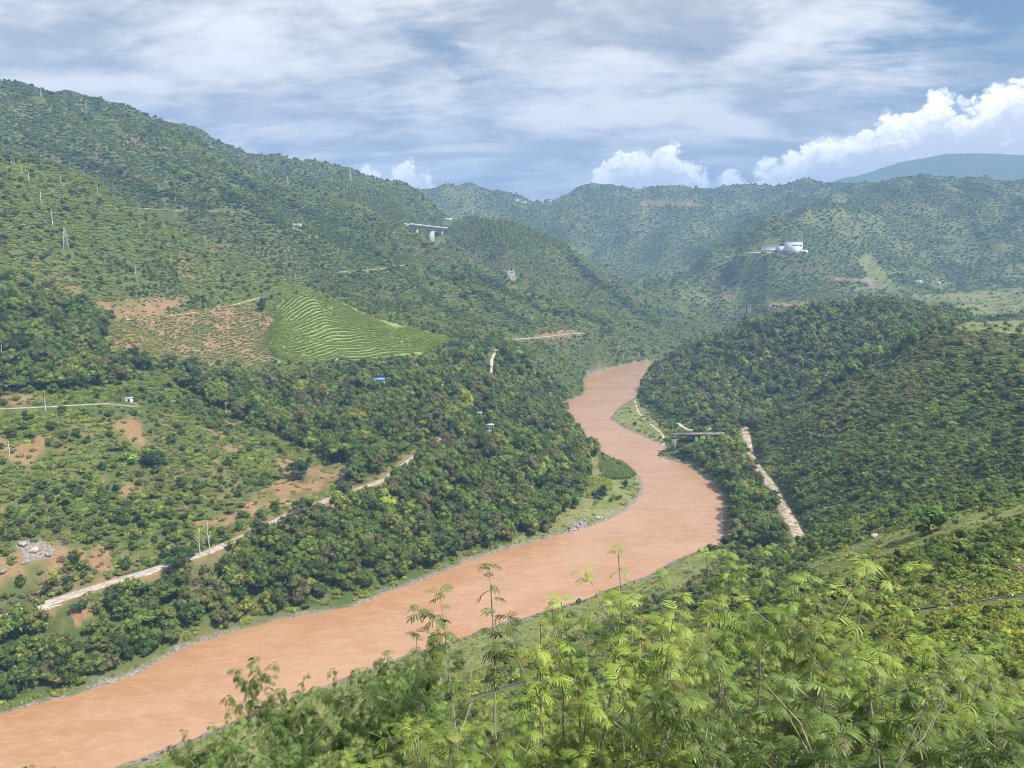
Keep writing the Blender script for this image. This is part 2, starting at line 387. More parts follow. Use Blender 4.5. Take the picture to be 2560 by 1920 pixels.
# ------------------------------------------------------------------ material helpers
class N:
    """small wrapper for building node trees"""
    def __init__(s, tree):
        s.t = tree; s.n = tree.nodes; s.l = tree.links
    def add(s, typ, **kw):
        nd = s.n.new(typ)
        for k, v in kw.items():
            setattr(nd, k, v)
        return nd
    def put(s, sock, v):
        if hasattr(v, 'is_output') or isinstance(v, bpy.types.NodeSocket):
            s.l.new(v, sock)
        else:
            if hasattr(sock, 'default_value'):
                if sock.type == 'RGBA' and len(v) == 3: v = tuple(v) + (1.0,)
                sock.default_value = v
    def math(s, op, a, b=None, c=None, clamp=False):
        nd = s.add('ShaderNodeMath', operation=op); nd.use_clamp = clamp
        s.put(nd.inputs[0], a)
        if b is not None: s.put(nd.inputs[1], b)
        if c is not None: s.put(nd.inputs[2], c)
        return nd.outputs[0]
    def vmath(s, op, a, b=None):
        nd = s.add('ShaderNodeVectorMath', operation=op)
        s.put(nd.inputs[0], a)
        if b is not None:
            if op == 'SCALE': s.put(nd.inputs['Scale'], b)
            else: s.put(nd.inputs[1], b)
        return nd.outputs['Value'] if op in ('DOT_PRODUCT', 'LENGTH') else nd.outputs[0]
    def mix(s, f, a, b, mode='MIX'):
        nd = s.add('ShaderNodeMix', data_type='RGBA', blend_type=mode)
        s.put(nd.inputs[0], f); s.put(nd.inputs[6], a); s.put(nd.inputs[7], b)
        return nd.outputs[2]
    def noise(s, vec, scale, detail=3, rough=.55, dist=0.0, color=False):
        nd = s.add('ShaderNodeTexNoise')
        s.put(nd.inputs['Vector'], vec); s.put(nd.inputs['Scale'], scale)
        nd.inputs['Detail'].default_value = detail; nd.inputs['Roughness'].default_value = rough; nd.inputs['Distortion'].default_value = dist
        return nd.outputs['Color' if color else 'Fac']
    def mr(s, v, a, b, c=0.0, d=1.0, smooth=True):
        nd = s.add('ShaderNodeMapRange'); nd.interpolation_type = 'SMOOTHSTEP' if smooth else 'LINEAR'
        s.put(nd.inputs[0], v); s.put(nd.inputs[1], a); s.put(nd.inputs[2], b); s.put(nd.inputs[3], c); s.put(nd.inputs[4], d)
        return nd.outputs[0]
    def xyz(s, v):
        nd = s.add('ShaderNodeSeparateXYZ'); s.put(nd.inputs[0], v); return nd.outputs
    def vec(s, x, y, z):
        nd = s.add('ShaderNodeCombineXYZ'); s.put(nd.inputs[0], x); s.put(nd.inputs[1], y); s.put(nd.inputs[2], z); return nd.outputs[0]
def material(name):
    m = bpy.data.materials.new(name); m.use_nodes = True
    m.node_tree.nodes.clear()
    g = N(m.node_tree)
    out = g.add('ShaderNodeOutputMaterial')
    return m, g, out
def principled(g, out, color, rough=.8, spec=.3, bump=None, bump_d=.1, bump_s=1.0):
    p = g.add('ShaderNodeBsdfPrincipled')
    g.put(p.inputs['Base Color'], color); g.put(p.inputs['Roughness'], rough); p.inputs['Specular IOR Level'].default_value = spec
    if bump is not None:
        b = g.add('ShaderNodeBump'); b.inputs['Distance'].default_value = bump_d; b.inputs['Strength'].default_value = bump_s
        g.put(b.inputs['Height'], bump); g.l.new(b.outputs[0], p.inputs['Normal'])
    g.l.new(p.outputs[0], out.inputs['Surface'])
    return p

# ------------------------------------------------------------------ sky: sun-lit air with a broken cloud sheet and heaped clouds on the horizon
world = bpy.data.worlds.new("World"); scene.world = world; world.use_nodes = True
world.node_tree.nodes.clear()
world.cycles.sampling_method = 'MANUAL'; world.cycles.sample_map_resolution = 512
g = N(world.node_tree)
wo = g.add('ShaderNodeOutputWorld')
bg = g.add('ShaderNodeBackground')
sky = g.add('ShaderNodeTexSky'); sky.sky_type = 'NISHITA'; sky.sun_disc = False
sky.sun_elevation = SUN_EL; sky.sun_rotation = SUN_AZ
sky.altitude = 800; sky.air_density = 1.2; sky.dust_density = 0.8
tc = g.add('ShaderNodeTexCoord')
D = tc.outputs['Generated']
x, y, z = g.xyz(D)
zc = g.math('MAXIMUM', z, 0.0)
el = g.math('MULTIPLY', g.math('ARCSINE', z), 57.2958)
az = g.math('MULTIPLY', g.math('ARCTAN2', x, y), 57.2958)
# sheet of cloud at one height: direction divided by its rise
inv = g.math('DIVIDE', 1.0, g.math('ADD', zc, 0.22))
pl = g.vec(g.math('MULTIPLY', x, inv), g.math('MULTIPLY', y, inv), 0.0)
rot = g.add('ShaderNodeVectorRotate'); rot.rotation_type = 'Z_AXIS'; g.put(rot.inputs['Vector'], pl); rot.inputs['Angle'].default_value = math.radians(7)
st = g.vmath('MULTIPLY', rot.outputs[0], (0.85, 1.35, 1.0))
big = g.noise(st, 1.15, 3, .5, .5)
mid = g.noise(g.vmath('ADD', st, (7.3, 2.1, 0)), 3.4, 5, .58, .5)
fine = g.noise(g.vmath('ADD', st, (1.3, 9.1, 0)), 10.0, 5, .62, .3)
den = g.math('ADD', g.math('MULTIPLY', big, .45), g.math('ADD', g.math('MULTIPLY', mid, .38), g.math('MULTIPLY', fine, .20)))
# the sheet breaks up towards the upper right
clear_dir = Vector((math.sin(math.radians(36)) * math.cos(math.radians(16)), math.cos(math.radians(36)) * math.cos(math.radians(16)), math.sin(math.radians(16))))
gap = g.mr(g.vmath('DOT_PRODUCT', D, tuple(clear_dir)), math.cos(math.radians(17)), math.cos(math.radians(3)), 0.0, .11)
den = g.math('ADD', g.math('SUBTRACT', den, gap), g.mr(el, 14.0, 4.0, 0.0, .12))
cover = g.mr(den, .34, .52)
cover = g.math('MULTIPLY', cover, .93)
lit = g.noise(g.vmath('ADD', st, (21.3, 4.1, 0)), 2.6, 6, .55, .6)
puff = g.noise(g.vmath('ADD', st, (3.3, 14.1, 0)), 11.0, 4, .62, .3)
lit2 = g.math('ADD', g.math('MULTIPLY', lit, .58), g.math('ADD', g.math('MULTIPLY', mid, .22), g.math('MULTIPLY', puff, .20)))
sheet = g.mix(g.mr(lit2, .38, .62), (.33, .33, .335), (.76, .725, .68))
SK = g.add('ShaderNodeVectorMath', operation='SCALE'); g.l.new(sky.outputs[0], SK.inputs[0]); SK.inputs['Scale'].default_value = 0.048
base = g.mix(cover, SK.outputs[0], sheet)
# heaped clouds: tops follow a curve over the azimuth
def az_el(u, v):
    a, t = ray(u, v); return math.degrees(a), math.degrees(math.atan(t))
tops = [(-800, 470), (-100, 455), (600, 440), (745, 420), (775, 362), (800, 352), (825, 372), (850, 362), (880, 350), (915, 355), (938, 395), (970, 440), (1240, 440), (1285, 380), (1310, 346), (1345, 330), (1380, 312), (1420, 310), (1460, 322), (1500, 340), (1525, 370), (1555, 385), (1580, 350), (1605, 352), (1625, 375), (1645, 345), (1690, 325), (1740, 305), (1780, 280), (1830, 275), (1880, 262), (1920, 240), (1965, 232), (2000, 212), (2060, 205), (2100, 212), (2130, 195), (2170, 172), (2212, 165), (2300, 155), (2420, 220), (2600, 330), (3000, 440)]
fc = g.add('ShaderNodeFloatCurve')
cur = fc.mapping.curves[0]
A0, A1, E1 = -60.0, 60.0, 25.0
pts = sorted(((az_el(u, v)[0] - A0) / (A1 - A0), max(0.0, az_el(u, v)[1] / E1)) for u, v in tops)
cur.points[0].location = (0, .12); cur.points[1].location = (1, .12)
for px, py in pts:
    if 0.01 < px < .99:
        cur.points.new(px, py)
fc.mapping.update()
warpc = g.noise(g.vec(g.math('MULTIPLY', az, .35), g.math('MULTIPLY', el, .45), 3.0), 1.0, 4, .6, 0, True)
wx, wy, wz = g.xyz(warpc)
azw = g.math('ADD', az, g.math('MULTIPLY', g.math('SUBTRACT', wx, .5), 2.2))
elw = g.math('ADD', el, g.math('MULTIPLY', g.math('SUBTRACT', wy, .5), 2.0))
g.put(fc.inputs['Value'], g.math('DIVIDE', g.math('SUBTRACT', azw, A0), A1 - A0))
top = g.math('MULTIPLY', fc.outputs[0], E1)
def puffs(scale, sx, sy, smooth):
    vo = g.add('ShaderNodeTexVoronoi'); vo.voronoi_dimensions = '2D'; vo.feature = 'SMOOTH_F1'; vo.inputs['Smoothness'].default_value = smooth
    vo.inputs['Scale'].default_value = scale
    g.put(vo.inputs['Vector'], g.vec(g.math('MULTIPLY', azw, sx), g.math('MULTIPLY', elw, sy), 1.7))
    return vo.outputs['Distance']
p1 = puffs(.62, 1, 1.15, .35); p2 = puffs(1.9, 1, 1.15, .3); p3 = puffs(5.0, 1, 1.1, .3)
bump = g.math('ADD', g.math('MULTIPLY', p1, 1.5), g.math('ADD', g.math('MULTIPLY', p2, .75), g.math('MULTIPLY', p3, .3)))
depth = g.math('SUBTRACT', g.math('SUBTRACT', top, elw), g.math('SUBTRACT', bump, .9))
cum = g.mr(depth, -.22, .55)
cum = g.math('MULTIPLY', cum, g.mr(top, 5.0, 6.2))
soft = g.noise(g.vec(g.math('MULTIPLY', azw, .5), g.math('MULTIPLY', elw, .9), 8.0), 1.0, 4, .6)
# light on the heaps: sunlit rims and lobes, grey bases
lobe = g.math('SUBTRACT', 1.25, g.math('ADD', g.math('MULTIPLY', p1, .55), g.math('ADD', g.math('MULTIPLY', p2, .5), g.math('MULTIPLY', p3, .25))))
shade = g.math('SUBTRACT', lobe, g.math('ADD', g.math('MULTIPLY', g.mr(depth, .2, 3.2), .62), g.math('MULTIPLY', g.math('SUBTRACT', soft, .5), -.9)))
heap = g.mix(g.mr(shade, .12, .86), (.74, .69, .66), (1.4, 1.34, 1.27))
fade = g.mr(el, 2.5, 6.5, .35, 1.0)
final = g.mix(g.math('MULTIPLY', cum, fade), base, heap)
g.put(bg.inputs['Color'], final); bg.inputs['Strength'].default_value = 1.0
g.l.new(bg.outputs[0], wo.inputs['Surface'])

# ------------------------------------------------------------------ tags
def tag(o, label=None, cat=None, group=None, kind=None):
    if label: o['label'] = label
    if cat: o['category'] = cat
    if group: o['group'] = group
    if kind: o['kind'] = kind
    return o
def link(name, me, parent=None, mats=None):
    o = bpy.data.objects.new(name, me)
    COL.objects.link(o)
    if parent is not None: o.parent = parent
    return o
def mesh_np(name, V, Fq, mats=(), smooth=False):
    """mesh from arrays; Fq is an (n,3) or (n,4) index array or a list of those"""
    me = bpy.data.meshes.new(name)
    Fl = Fq if isinstance(Fq, list) else [Fq]
    Fl = [np.asarray(f, np.int32) for f in Fl if len(f)]
    V = np.asarray(V, np.float32)
    me.vertices.add(len(V)); me.vertices.foreach_set('co', V.ravel())
    idx = np.concatenate([f.ravel() for f in Fl]); tot = np.concatenate([np.full(len(f), f.shape[1], np.int32) for f in Fl])
    me.loops.add(len(idx)); me.loops.foreach_set('vertex_index', idx)
    me.polygons.add(len(tot)); st_ = np.concatenate([[0], np.cumsum(tot)[:-1]]).astype(np.int32)
    me.polygons.foreach_set('loop_start', st_); me.polygons.foreach_set('loop_total', tot)
    if smooth: me.polygons.foreach_set('use_smooth', np.ones(len(tot), bool))
    me.update(calc_edges=True); me.validate()
    for m in mats: me.materials.append(m)
    return me
def empty(name, loc, rz=0):
    o = bpy.data.objects.new(name, None); COL.objects.link(o); o.location = loc; o.rotation_euler = (0, 0, rz); o.empty_display_size = .5
    return o

# ------------------------------------------------------------------ ground zones (outlines on the photograph, with the stretch of distance they hold for)
ZONES = {
 'wood': [([(385, 815), (560, 832), (760, 808), (900, 796), (1000, 774), (1070, 735), (1120, 745), (1175, 800), (1225, 850), (1232, 930), (1280, 985), (1262, 1070), (1180, 1165), (950, 1232), (780, 1298), (600, 1332), (300, 1440), (60, 1520), (-120, 1560), (-120, 1400), (60, 1345), (160, 1345), (330, 1268), (400, 1230), (520, 1185), (640, 1130), (760, 1090), (720, 1000), (610, 940), (500, 900), (430, 860)], 200, 1200),
          ([(-50, 640), (150, 650), (238, 680), (232, 770), (380, 800), (240, 830), (-50, 870)], 380, 864),
          ([(1375, 832), (1420, 785), (1560, 728), (1700, 680), (1900, 655), (2060, 678), (2100, 690), (1990, 738), (1860, 800), (1760, 860), (1690, 905), (1640, 925), (1560, 935), (1500, 905), (1440, 900), (1400, 870)], 560, 1260),
          ([(1440, 975), (1540, 940), (1600, 950), (1605, 985), (1640, 1055), (1680, 1115), (1705, 1170), (1640, 1185), (1565, 1170), (1568, 1085), (1535, 1035), (1480, 1000)], 300, 864)],
 'plantation': [([(965, 500), (1020, 472), (1110, 484), (1230, 535), (1215, 545), (1100, 540), (990, 530)], 1350, 2016), ([(740, 400), (880, 412), (930, 455), (950, 482), (880, 480), (760, 440)], 1420, 2340)],
 'earth': [([(235, 690), (300, 686), (450, 668), (540, 655), (590, 690), (600, 760), (560, 795), (400, 785), (235, 765)], 480, 1032),
           ([(190, 655), (330, 640), (420, 650), (330, 680), (230, 690)], 500, 960),
           ([(560, 1060), (620, 1020), (670, 1010), (755, 1000), (752, 1030), (700, 1060), (640, 1085), (540, 1115), (515, 1108)], 350, 624),
           ([(190, 1180), (240, 1175), (245, 1230), (200, 1240)], 270, 480), ([(150, 1310), (330, 1255), (360, 1240), (365, 1262), (250, 1300), (165, 1360)], 240, 456),
           ([(1185, 715), (1250, 712), (1255, 722), (1120, 735)], 800, 1440), ([(600, 1140), (640, 1120), (820, 1050), (830, 1065), (660, 1150)], 330, 624),
           ([(1655, 651), (1775, 651), (1775, 661), (1655, 662)], 1300, 1920), ([(1190, 424), (1225, 408), (1245, 404), (1235, 418), (1200, 432)], 2800, 3840),
           ([(1380, 432), (1440, 430), (1520, 438), (1520, 446), (1380, 442)], 2600, 3720), ([(1780, 597), (1880, 603), (1890, 612), (1800, 606)], 1400, 2160)],
 'rock': [([(36, 1176), (80, 1162), (118, 1184), (108, 1206), (60, 1216)], 270, 456), ([(1862, 598), (1880, 600), (1900, 622), (1880, 625)], 1400, 2100), ([(1230, 1125), (1268, 1118), (1270, 1140), (1235, 1160)], 380, 600), ([(1085, 585), (1110, 580), (1118, 605), (1100, 612)], 1200, 1800)],
 'grass': [([(1316, 905), (1340, 876), (1372, 858), (1385, 870), (1400, 885), (1425, 920), (1445, 945), (1436, 965), (1385, 942)], 620, 1200),
           ([(1255, 985), (1300, 985), (1345, 1000), (1380, 1025), (1392, 1050), (1385, 1075), (1330, 1115), (1240, 1140), (1150, 1170), (1080, 1185), (1160, 1130), (1240, 1090), (1260, 1050)], 360, 768),
           ([(1740, 1215), (1840, 1178), (1900, 1155), (1990, 1135), (2100, 1108), (2212, 1090), (2330, 1080), (2212, 1126), (2070, 1146), (1930, 1206), (1870, 1250), (1800, 1268)], 170, 360),
           ([(240, 1665), (430, 1592), (600, 1522), (820, 1440), (960, 1392), (1100, 1345), (1250, 1301), (1400, 1245), (1490, 1198), (1562, 1182), (1535, 1235), (1400, 1305), (1250, 1366), (1100, 1424), (900, 1498), (700, 1575), (500, 1690)], 190, 552),
           ([(2050, 716), (2090, 694), (2300, 690), (2300, 730), (2212, 724), (2136, 714)], 620, 1200),
           ([(1575, 1015), (1595, 945), (1612, 940), (1606, 1010)], 560, 864), ([(1960, 640), (2212, 620), (2300, 680), (2080, 680)], 1150, 1920), ([(1850, 560), (1880, 545), (1950, 640), (1890, 620)], 1500, 2160)],
 'crop': [([(600, 660), (660, 628), (730, 650), (800, 683), (880, 705), (985, 735), (900, 765), (760, 778), (600, 785), (580, 740)], 600, 1056)],
}
def zone_mask(name, x, y, zz, jit=0.0):
    u, v, f = project(x, y, zz)
    if jit:
        u = u + jit * fbm(x, y, 9, 51, 2) * 2; v = v + jit * .6 * fbm(x, y, 9, 61, 2) * 2
    d = np.hypot(x, y)
    m = np.zeros(np.shape(x), bool)
    for poly, d0, d1 in ZONES[name]:
        P = np.array(poly, float)
        q = (d > d0) & (d < d1) & (f > 0) & (u > P[:, 0].min()) & (u < P[:, 0].max()) & (v > P[:, 1].min()) & (v < P[:, 1].max())
        if q.any():
            r = np.zeros(np.shape(x), bool)
            r[q] = inside(u[q], v[q], P)
            m |= r
    return m

# ------------------------------------------------------------------ terrain mesh
na, nl = Z.shape
ii, jj = np.meshgrid(np.arange(na - 1), np.arange(nl - 1), indexing='ij')
q0 = (ii * nl + jj).ravel()
quads = np.stack([q0, q0 + 1, q0 + nl + 1, q0 + nl], 1)[:, ::-1]
tm, tg, tout = material('hillside_ground')
geo = tg.add('ShaderNodeNewGeometry'); P3 = geo.outputs['Position']
za = tg.add('ShaderNodeAttribute'); za.attribute_name = 'zone'
zr_, zg_, zb_ = tg.xyz(za.outputs['Color']); zc_ = za.outputs['Alpha']
n1 = tg.noise(P3, .012, 5, .6); n2 = tg.noise(P3, .09, 5, .65); n3 = tg.noise(P3, .8, 4, .6)
scrub = tg.mix(tg.mr(n1, .38, .62), (.058, .090, .024), (.098, .120, .038))
scrub = tg.mix(tg.mr(n2, .47, .75), scrub, (.16, .13, .062))
soil = tg.mix(tg.mr(n2, .35, .65), (.27, .155, .088), (.30, .21, .125))
soil = tg.mix(tg.mr(n3, .35, .7), soil, (.20, .12, .06))
soil = tg.mix(tg.mr(n2, .55, .7, 0, .5), soil, (.12, .13, .05))
gr = tg.mix(tg.mr(n2, .35, .65), (.13, .16, .045), (.22, .215, .095))
gr = tg.mix(tg.mr(n3, .45, .7, 0, .6), gr, (.09, .12, .03))
rock = tg.mix(tg.mr(n3, .35, .65), (.13, .115, .11), (.30, .26, .22))
colr = tg.mix(zr_, scrub, soil); colr = tg.mix(zg_, colr, gr); colr = tg.mix(zb_, colr, rock); colr = tg.mix(zc_, colr, tg.mix(n3, (.17, .245, .075), (.22, .28, .10)))
principled(tg, tout, colr, .95, .1, tg.math('ADD', n3, tg.math('MULTIPLY', n2, 3.0)), .5, .7)
tme = mesh_np('terrain', np.stack([GX, GY, Z], -1).reshape(-1, 3), quads, [tm], True)
zr = zone_mask('earth', GX, GY, Z, 9) * np.clip(.35 + sstep(-.25, .2, fbm(GX, GY, 18, 89, 3)), 0, 1)
zg = zone_mask('grass', GX, GY, Z, 5).astype(float)
zg = np.maximum(zg, .5 * sstep(-.05, .3, fbm(GX, GY, 130, 87, 4)) * (GD > 1500) * (GD < 4300) * ((GX > 150) | (GD > 2300)))
zb2 = zone_mask('rock', GX, GY, Z, 6).astype(float)
sdw = seg_dist(GX, GY, RIVER, True)
shore = (1 - sstep(.8, 4.6, sdw + fbm(GX, GY, 12, 71, 3) * 6)) * (GY > 0)
zb2 = np.maximum(zb2, shore * np.where(zg > 0, .75, .9))
# bare red ground showing through the scrub on the near left slope, and along the road
UU, VV, FF = project(GX, GY, Z)
patch = sstep(.24, .46, fbm(GX, GY, 34, 81, 4)) * (GD < 760) * (UU < 760) * (VV > 850) * (VV < 1300)
patch = np.maximum(patch, .7 * sstep(.42, .6, fbm(GX, GY, 60, 83, 4)) * (GD > 600) * (GD < 2200))
zr = np.maximum(zr, patch * .85)
rd = np.minimum(seg_dist(GX, GY, MAIN_ROAD[:, :2]), 99)
zr = np.maximum(zr, (1 - sstep(3.4, 7.5, rd + fbm(GX, GY, 10, 85, 2) * 4)) * .85)
for nm, arr in (('zone', np.stack([zr, zg, zb2, zone_mask('crop', GX, GY, Z, 5).astype(float)], -1)),):
    at = tme.attributes.new(nm, 'FLOAT_COLOR', 'POINT')
    at.data.foreach_set('color', arr.reshape(-1).astype(np.float32))
terrain = link('hillside_terrain', tme); tag(terrain, kind='structure')

# ------------------------------------------------------------------ river
wm, wg, wout = material('muddy_water')
geo = wg.add('ShaderNodeNewGeometry'); P3 = geo.outputs['Position']
flow = wg.vmath('MULTIPLY', P3, (.5, 1.0, 1.0))
w1 = wg.noise(flow, .035, 4, .6, 1.0); w2 = wg.noise(flow, .22, 4, .65, 1.2); w3 = wg.noise(flow, 1.1, 3, .6, .5)
wc = wg.mix(wg.mr(w1, .35, .65), (.325, .178, .088), (.362, .218, .126))
wc = wg.mix(wg.mr(w2, .44, .68, 0, .6), wc, (.43, .25, .145)); wc = wg.mix(wg.mr(w3, .5, .75, 0, .4), wc, (.29, .145, .07))
hgt = wg.math('ADD', wg.math('MULTIPLY', w2, 1.3), wg.math('MULTIPLY', w3, .45))
principled(wg, wout, wc, .22, .5, hgt, .22, .75)
rp = densify(RIVER, 8)
bm = bmesh.new()
pad = 9.0
cen = None
# widen a little so the banks meet the sheet, not its edge
def offset_closed(P, r):
    Q = np.roll(P, -1, 0) - np.roll(P, 1, 0)
    nrm = np.stack([Q[:, 1], -Q[:, 0]], 1); nrm /= np.linalg.norm(nrm, axis=1)[:, None] + 1e-9
    area = np.sum(P[:, 0] * np.roll(P[:, 1], -1) - np.roll(P[:, 0], -1) * P[:, 1])
    return P + nrm * (r if area > 0 else -r)
gx = np.arange(rp[:, 0].min() - 20, rp[:, 0].max() + 20, 6.0); gy = np.arange(rp[:, 1].min() - 20, rp[:, 1].max() + 20, 6.0)
MX, MY = np.meshgrid(gx, gy, indexing='ij')
ins = inside(MX, MY, RIVER) | (seg_dist(MX, MY, RIVER, True) < pad)
cell = ins[:-1, :-1] | ins[1:, :-1] | ins[:-1, 1:] | ins[1:, 1:]
ci, cj = np.nonzero(cell); ny = len(gy)
qs = np.stack([ci * ny + cj, (ci + 1) * ny + cj, (ci + 1) * ny + cj + 1, ci * ny + cj + 1], 1)
used = np.unique(qs); remap = np.full(MX.size, -1); remap[used] = np.arange(len(used))
wv = np.stack([MX.ravel()[used], MY.ravel()[used], np.zeros(len(used))], 1)
river = link('river_water', mesh_np('river', wv, remap[qs], [wm], True)); tag(river, kind='structure')

# ------------------------------------------------------------------ haze
hb = bmesh.new(); bmesh.ops.create_cube(hb, size=1.0)
hm, hg, hout = material('haze_air')
pv = hg.add('ShaderNodeVolumePrincipled'); pv.inputs['Color'].default_value = (.29, .52, .93, 1); pv.inputs['Density'].default_value = 2.2e-4; pv.inputs['Anisotropy'].default_value = 0.0
hg.l.new(pv.outputs[0], hout.inputs['Volume'])
hme = bpy.data.meshes.new('haze'); hb.to_mesh(hme); hb.free(); hme.materials.append(hm)
haze = link('haze', hme); tag(haze, kind='stuff')
ztop = max(float(Z.max()), 400) + 60; zbot = float(Z.min()) - 1.0
haze.scale = (15000, 15000, ztop - zbot); haze.location = (0, 0, (ztop + zbot) / 2)
print('terrain z', Z.min(), Z.max(), 'verts', Z.size)


ico = bmesh.new(); bmesh.ops.create_icosphere(ico, subdivisions=2, radius=1); ico.verts.ensure_lookup_table()
ICO_V = np.array([v.co[:] for v in ico.verts]); ICO_F = np.array([[v.index for v in f.verts] for f in ico.faces]); ico.free()
def rand_dirs(r, n):
    v = r.normal(size=(n, 3)); return v / np.linalg.norm(v, axis=1)[:, None]

# ------------------------------------------------------------------ built things: roads, bridges, houses, poles
def flat_mat(name, c, rough=.8, var=.12, scale=.6, spec=.3, stain=None):
    m, g, out = material(name)
    geo = g.add('ShaderNodeNewGeometry')
    nz = g.noise(geo.outputs['Position'], scale, 5, .65)
    lo = tuple(q * (1 - var) for q in c); hi = tuple(min(1, q * (1 + var)) for q in c)
    col = g.mix(g.mr(nz, .3, .7), lo, hi)
    if stain:
        n2 = g.noise(g.vmath('MULTIPLY', geo.outputs['Position'], (1, 1, .35)), scale * .6, 4, .6)
        col = g.mix(g.mr(n2, .5, .66, 0, .8), col, stain)
    principled(g, out, col, rough, spec, nz, .02, .4)
    return m
M = dict(
    road=flat_mat('pale_road', (.35, .32, .275), .9, .28, .5, .2, (.26, .20, .13)),
    dirt=flat_mat('track_earth', (.40, .30, .20), .95, .2, .6, .1, (.26, .19, .10)),
    stone_track=flat_mat('stony_track', (.33, .28, .21), .95, .5, .3, .1, (.10, .10, .06)),
    sand=flat_mat('pale_sand', (.42, .355, .28), .9, .2, .8, .2),
    concrete=flat_mat('grey_concrete', (.42, .42, .41), .85, .12, .3),
    pale=flat_mat('pale_concrete', (.60, .59, .56), .8, .1, .5),
    old=flat_mat('weathered_concrete', (.27, .24, .21), .9, .3, .7, .2, (.09, .08, .07)),
    white=flat_mat('white_render', (.62, .68, .74), .7, .05, .3),
    cream=flat_mat('cream_wall', (.55, .47, .38), .85, .1, .4),
    grey_wall=flat_mat('grey_wall', (.33, .32, .31), .9, .15, .7, .2, (.2, .17, .14)),
    blue=flat_mat('blue_sheet_roof', (.10, .28, .62), .5, .1, .6),
    dark_roof=flat_mat('dark_roof', (.10, .09, .09), .8, .2, .5),
    red=flat_mat('red_cladding', (.38, .10, .12), .7, .1, .5),
    steel=flat_mat('galvanised_steel', (.50, .52, .53), .5, .08, 1.0, .5),
    dark_steel=flat_mat('dark_steel', (.045, .05, .055), .6, .1, 1.0, .4),
    glass=flat_mat('window_glass', (.05, .065, .08), .15, .1, .3, .5),
    pipe=flat_mat('black_pipe', (.022, .024, .028), .45, .2, 1.0, .5),
    porcelain=flat_mat('insulator', (.30, .14, .09), .3, .1, 1.0, .5),
    rock=flat_mat('grey_rock', (.30, .29, .28), .9, .3, .8, .2, (.15, .14, .13)),
    pale_rock=flat_mat('pale_rock', (.44, .38, .31), .9, .25, .8, .2, (.22, .18, .14)),
    bare_wood=flat_mat('bleached_wood', (.55, .51, .46), .9, .15, 1.5),
)
class Parts:
    def __init__(s): s.V, s.Q, s.T, s.n = [], [], [], 0
    def box(s, c, size, rz=0.0, taper=1.0):
        hx, hy, hz = [q / 2 for q in size]
        v = np.array([[sx * hx * (taper if sz > 0 else 1), sy * hy * (taper if sz > 0 else 1), sz * hz] for sz in (-1, 1) for sy in (-1, 1) for sx in (-1, 1)])
        ca_, sa_ = math.cos(rz), math.sin(rz)
        v = v @ np.array([[ca_, sa_, 0], [-sa_, ca_, 0], [0, 0, 1]]) + np.asarray(c, float)
        q = np.array([[0, 2, 3, 1], [4, 5, 7, 6], [0, 1, 5, 4], [1, 3, 7, 5], [3, 2, 6, 7], [2, 0, 4, 6]])
        return s.add(v, q)
    def add(s, v, q):
        q = np.asarray(q); s.V.append(np.asarray(v, float)); (s.Q if q.shape[1] == 4 else s.T).append(q + s.n); s.n += len(v); return s
    def bar(s, a, b, w, sides=4):
        v, q = tube_arrays([a, b], [w / 2, w / 2], sides); return s.add(v, q)
    def tube(s, path, radii, sides=6):
        v, q = tube_arrays(path, radii, sides); return s.add(v, q)
    def disc(s, c, r, h, sides=20, top=1.0):
        th = np.arange(sides) * 2 * math.pi / sides
        ring = np.stack([np.cos(th), np.sin(th)], 1)
        v = np.concatenate([np.c_[ring * r, np.zeros(sides)], np.c_[ring * r * top, np.full(sides, h)], [[0, 0, h]]]) + np.asarray(c, float)
        s.add(v, [[k, (k + 1) % sides, sides + (k + 1) % sides, sides + k] for k in range(sides)])
        s.T.append(np.array([[sides + k, sides + (k + 1) % sides, 2 * sides] for k in range(sides)]) + s.n - len(v)); return s
    def prism(s, prof, y0, y1):
        """profile in x,z pulled along y"""
        n_ = len(prof); v = np.array([[x, yy, z] for yy in (y0, y1) for x, z in prof])
        s.add(v, [[k, (k + 1) % n_, n_ + (k + 1) % n_, n_ + k] for k in range(n_)])
        b = s.n - len(v)
        for off, rev in ((0, False), (n_, True)):
            t = [[off, off + k, off + k + 1] if rev else [off, off + k + 1, off + k] for k in range(1, n_ - 1)]
            s.T.append(np.array(t) + b)
        return s
    def build(s, name, m, parent=None, smooth=False):
        F_ = ([np.vstack(s.Q)] if s.Q else []) + ([np.vstack(s.T)] if s.T else [])
        return link(name, mesh_np(name, np.vstack(s.V), F_, [m], smooth), parent)
def tube_arrays(path, radii, sides=5):
    path = np.asarray(path, float); n_ = len(path)
    T = np.gradient(path, axis=0); T /= np.linalg.norm(T, axis=1)[:, None] + 1e-9
    ref = np.array([1.0, 0, 0]) if abs(T[0][0]) < .8 else np.array([0, 1.0, 0])
    A_ = np.cross(T, ref); A_ /= np.linalg.norm(A_, axis=1)[:, None] + 1e-9
    B_ = np.cross(T, A_)
    th = np.arange(sides) * 2 * math.pi / sides + math.pi / sides
    V = path[:, None] + np.asarray(radii)[:, None, None] * (A_[:, None] * np.cos(th)[None, :, None] + B_[:, None] * np.sin(th)[None, :, None])
    Fq = [[i * sides + k, i * sides + (k + 1) % sides, (i + 1) * sides + (k + 1) % sides, (i + 1) * sides + k] for i in range(n_ - 1) for k in range(sides)]
    return V.reshape(-1, 3), np.array(Fq)

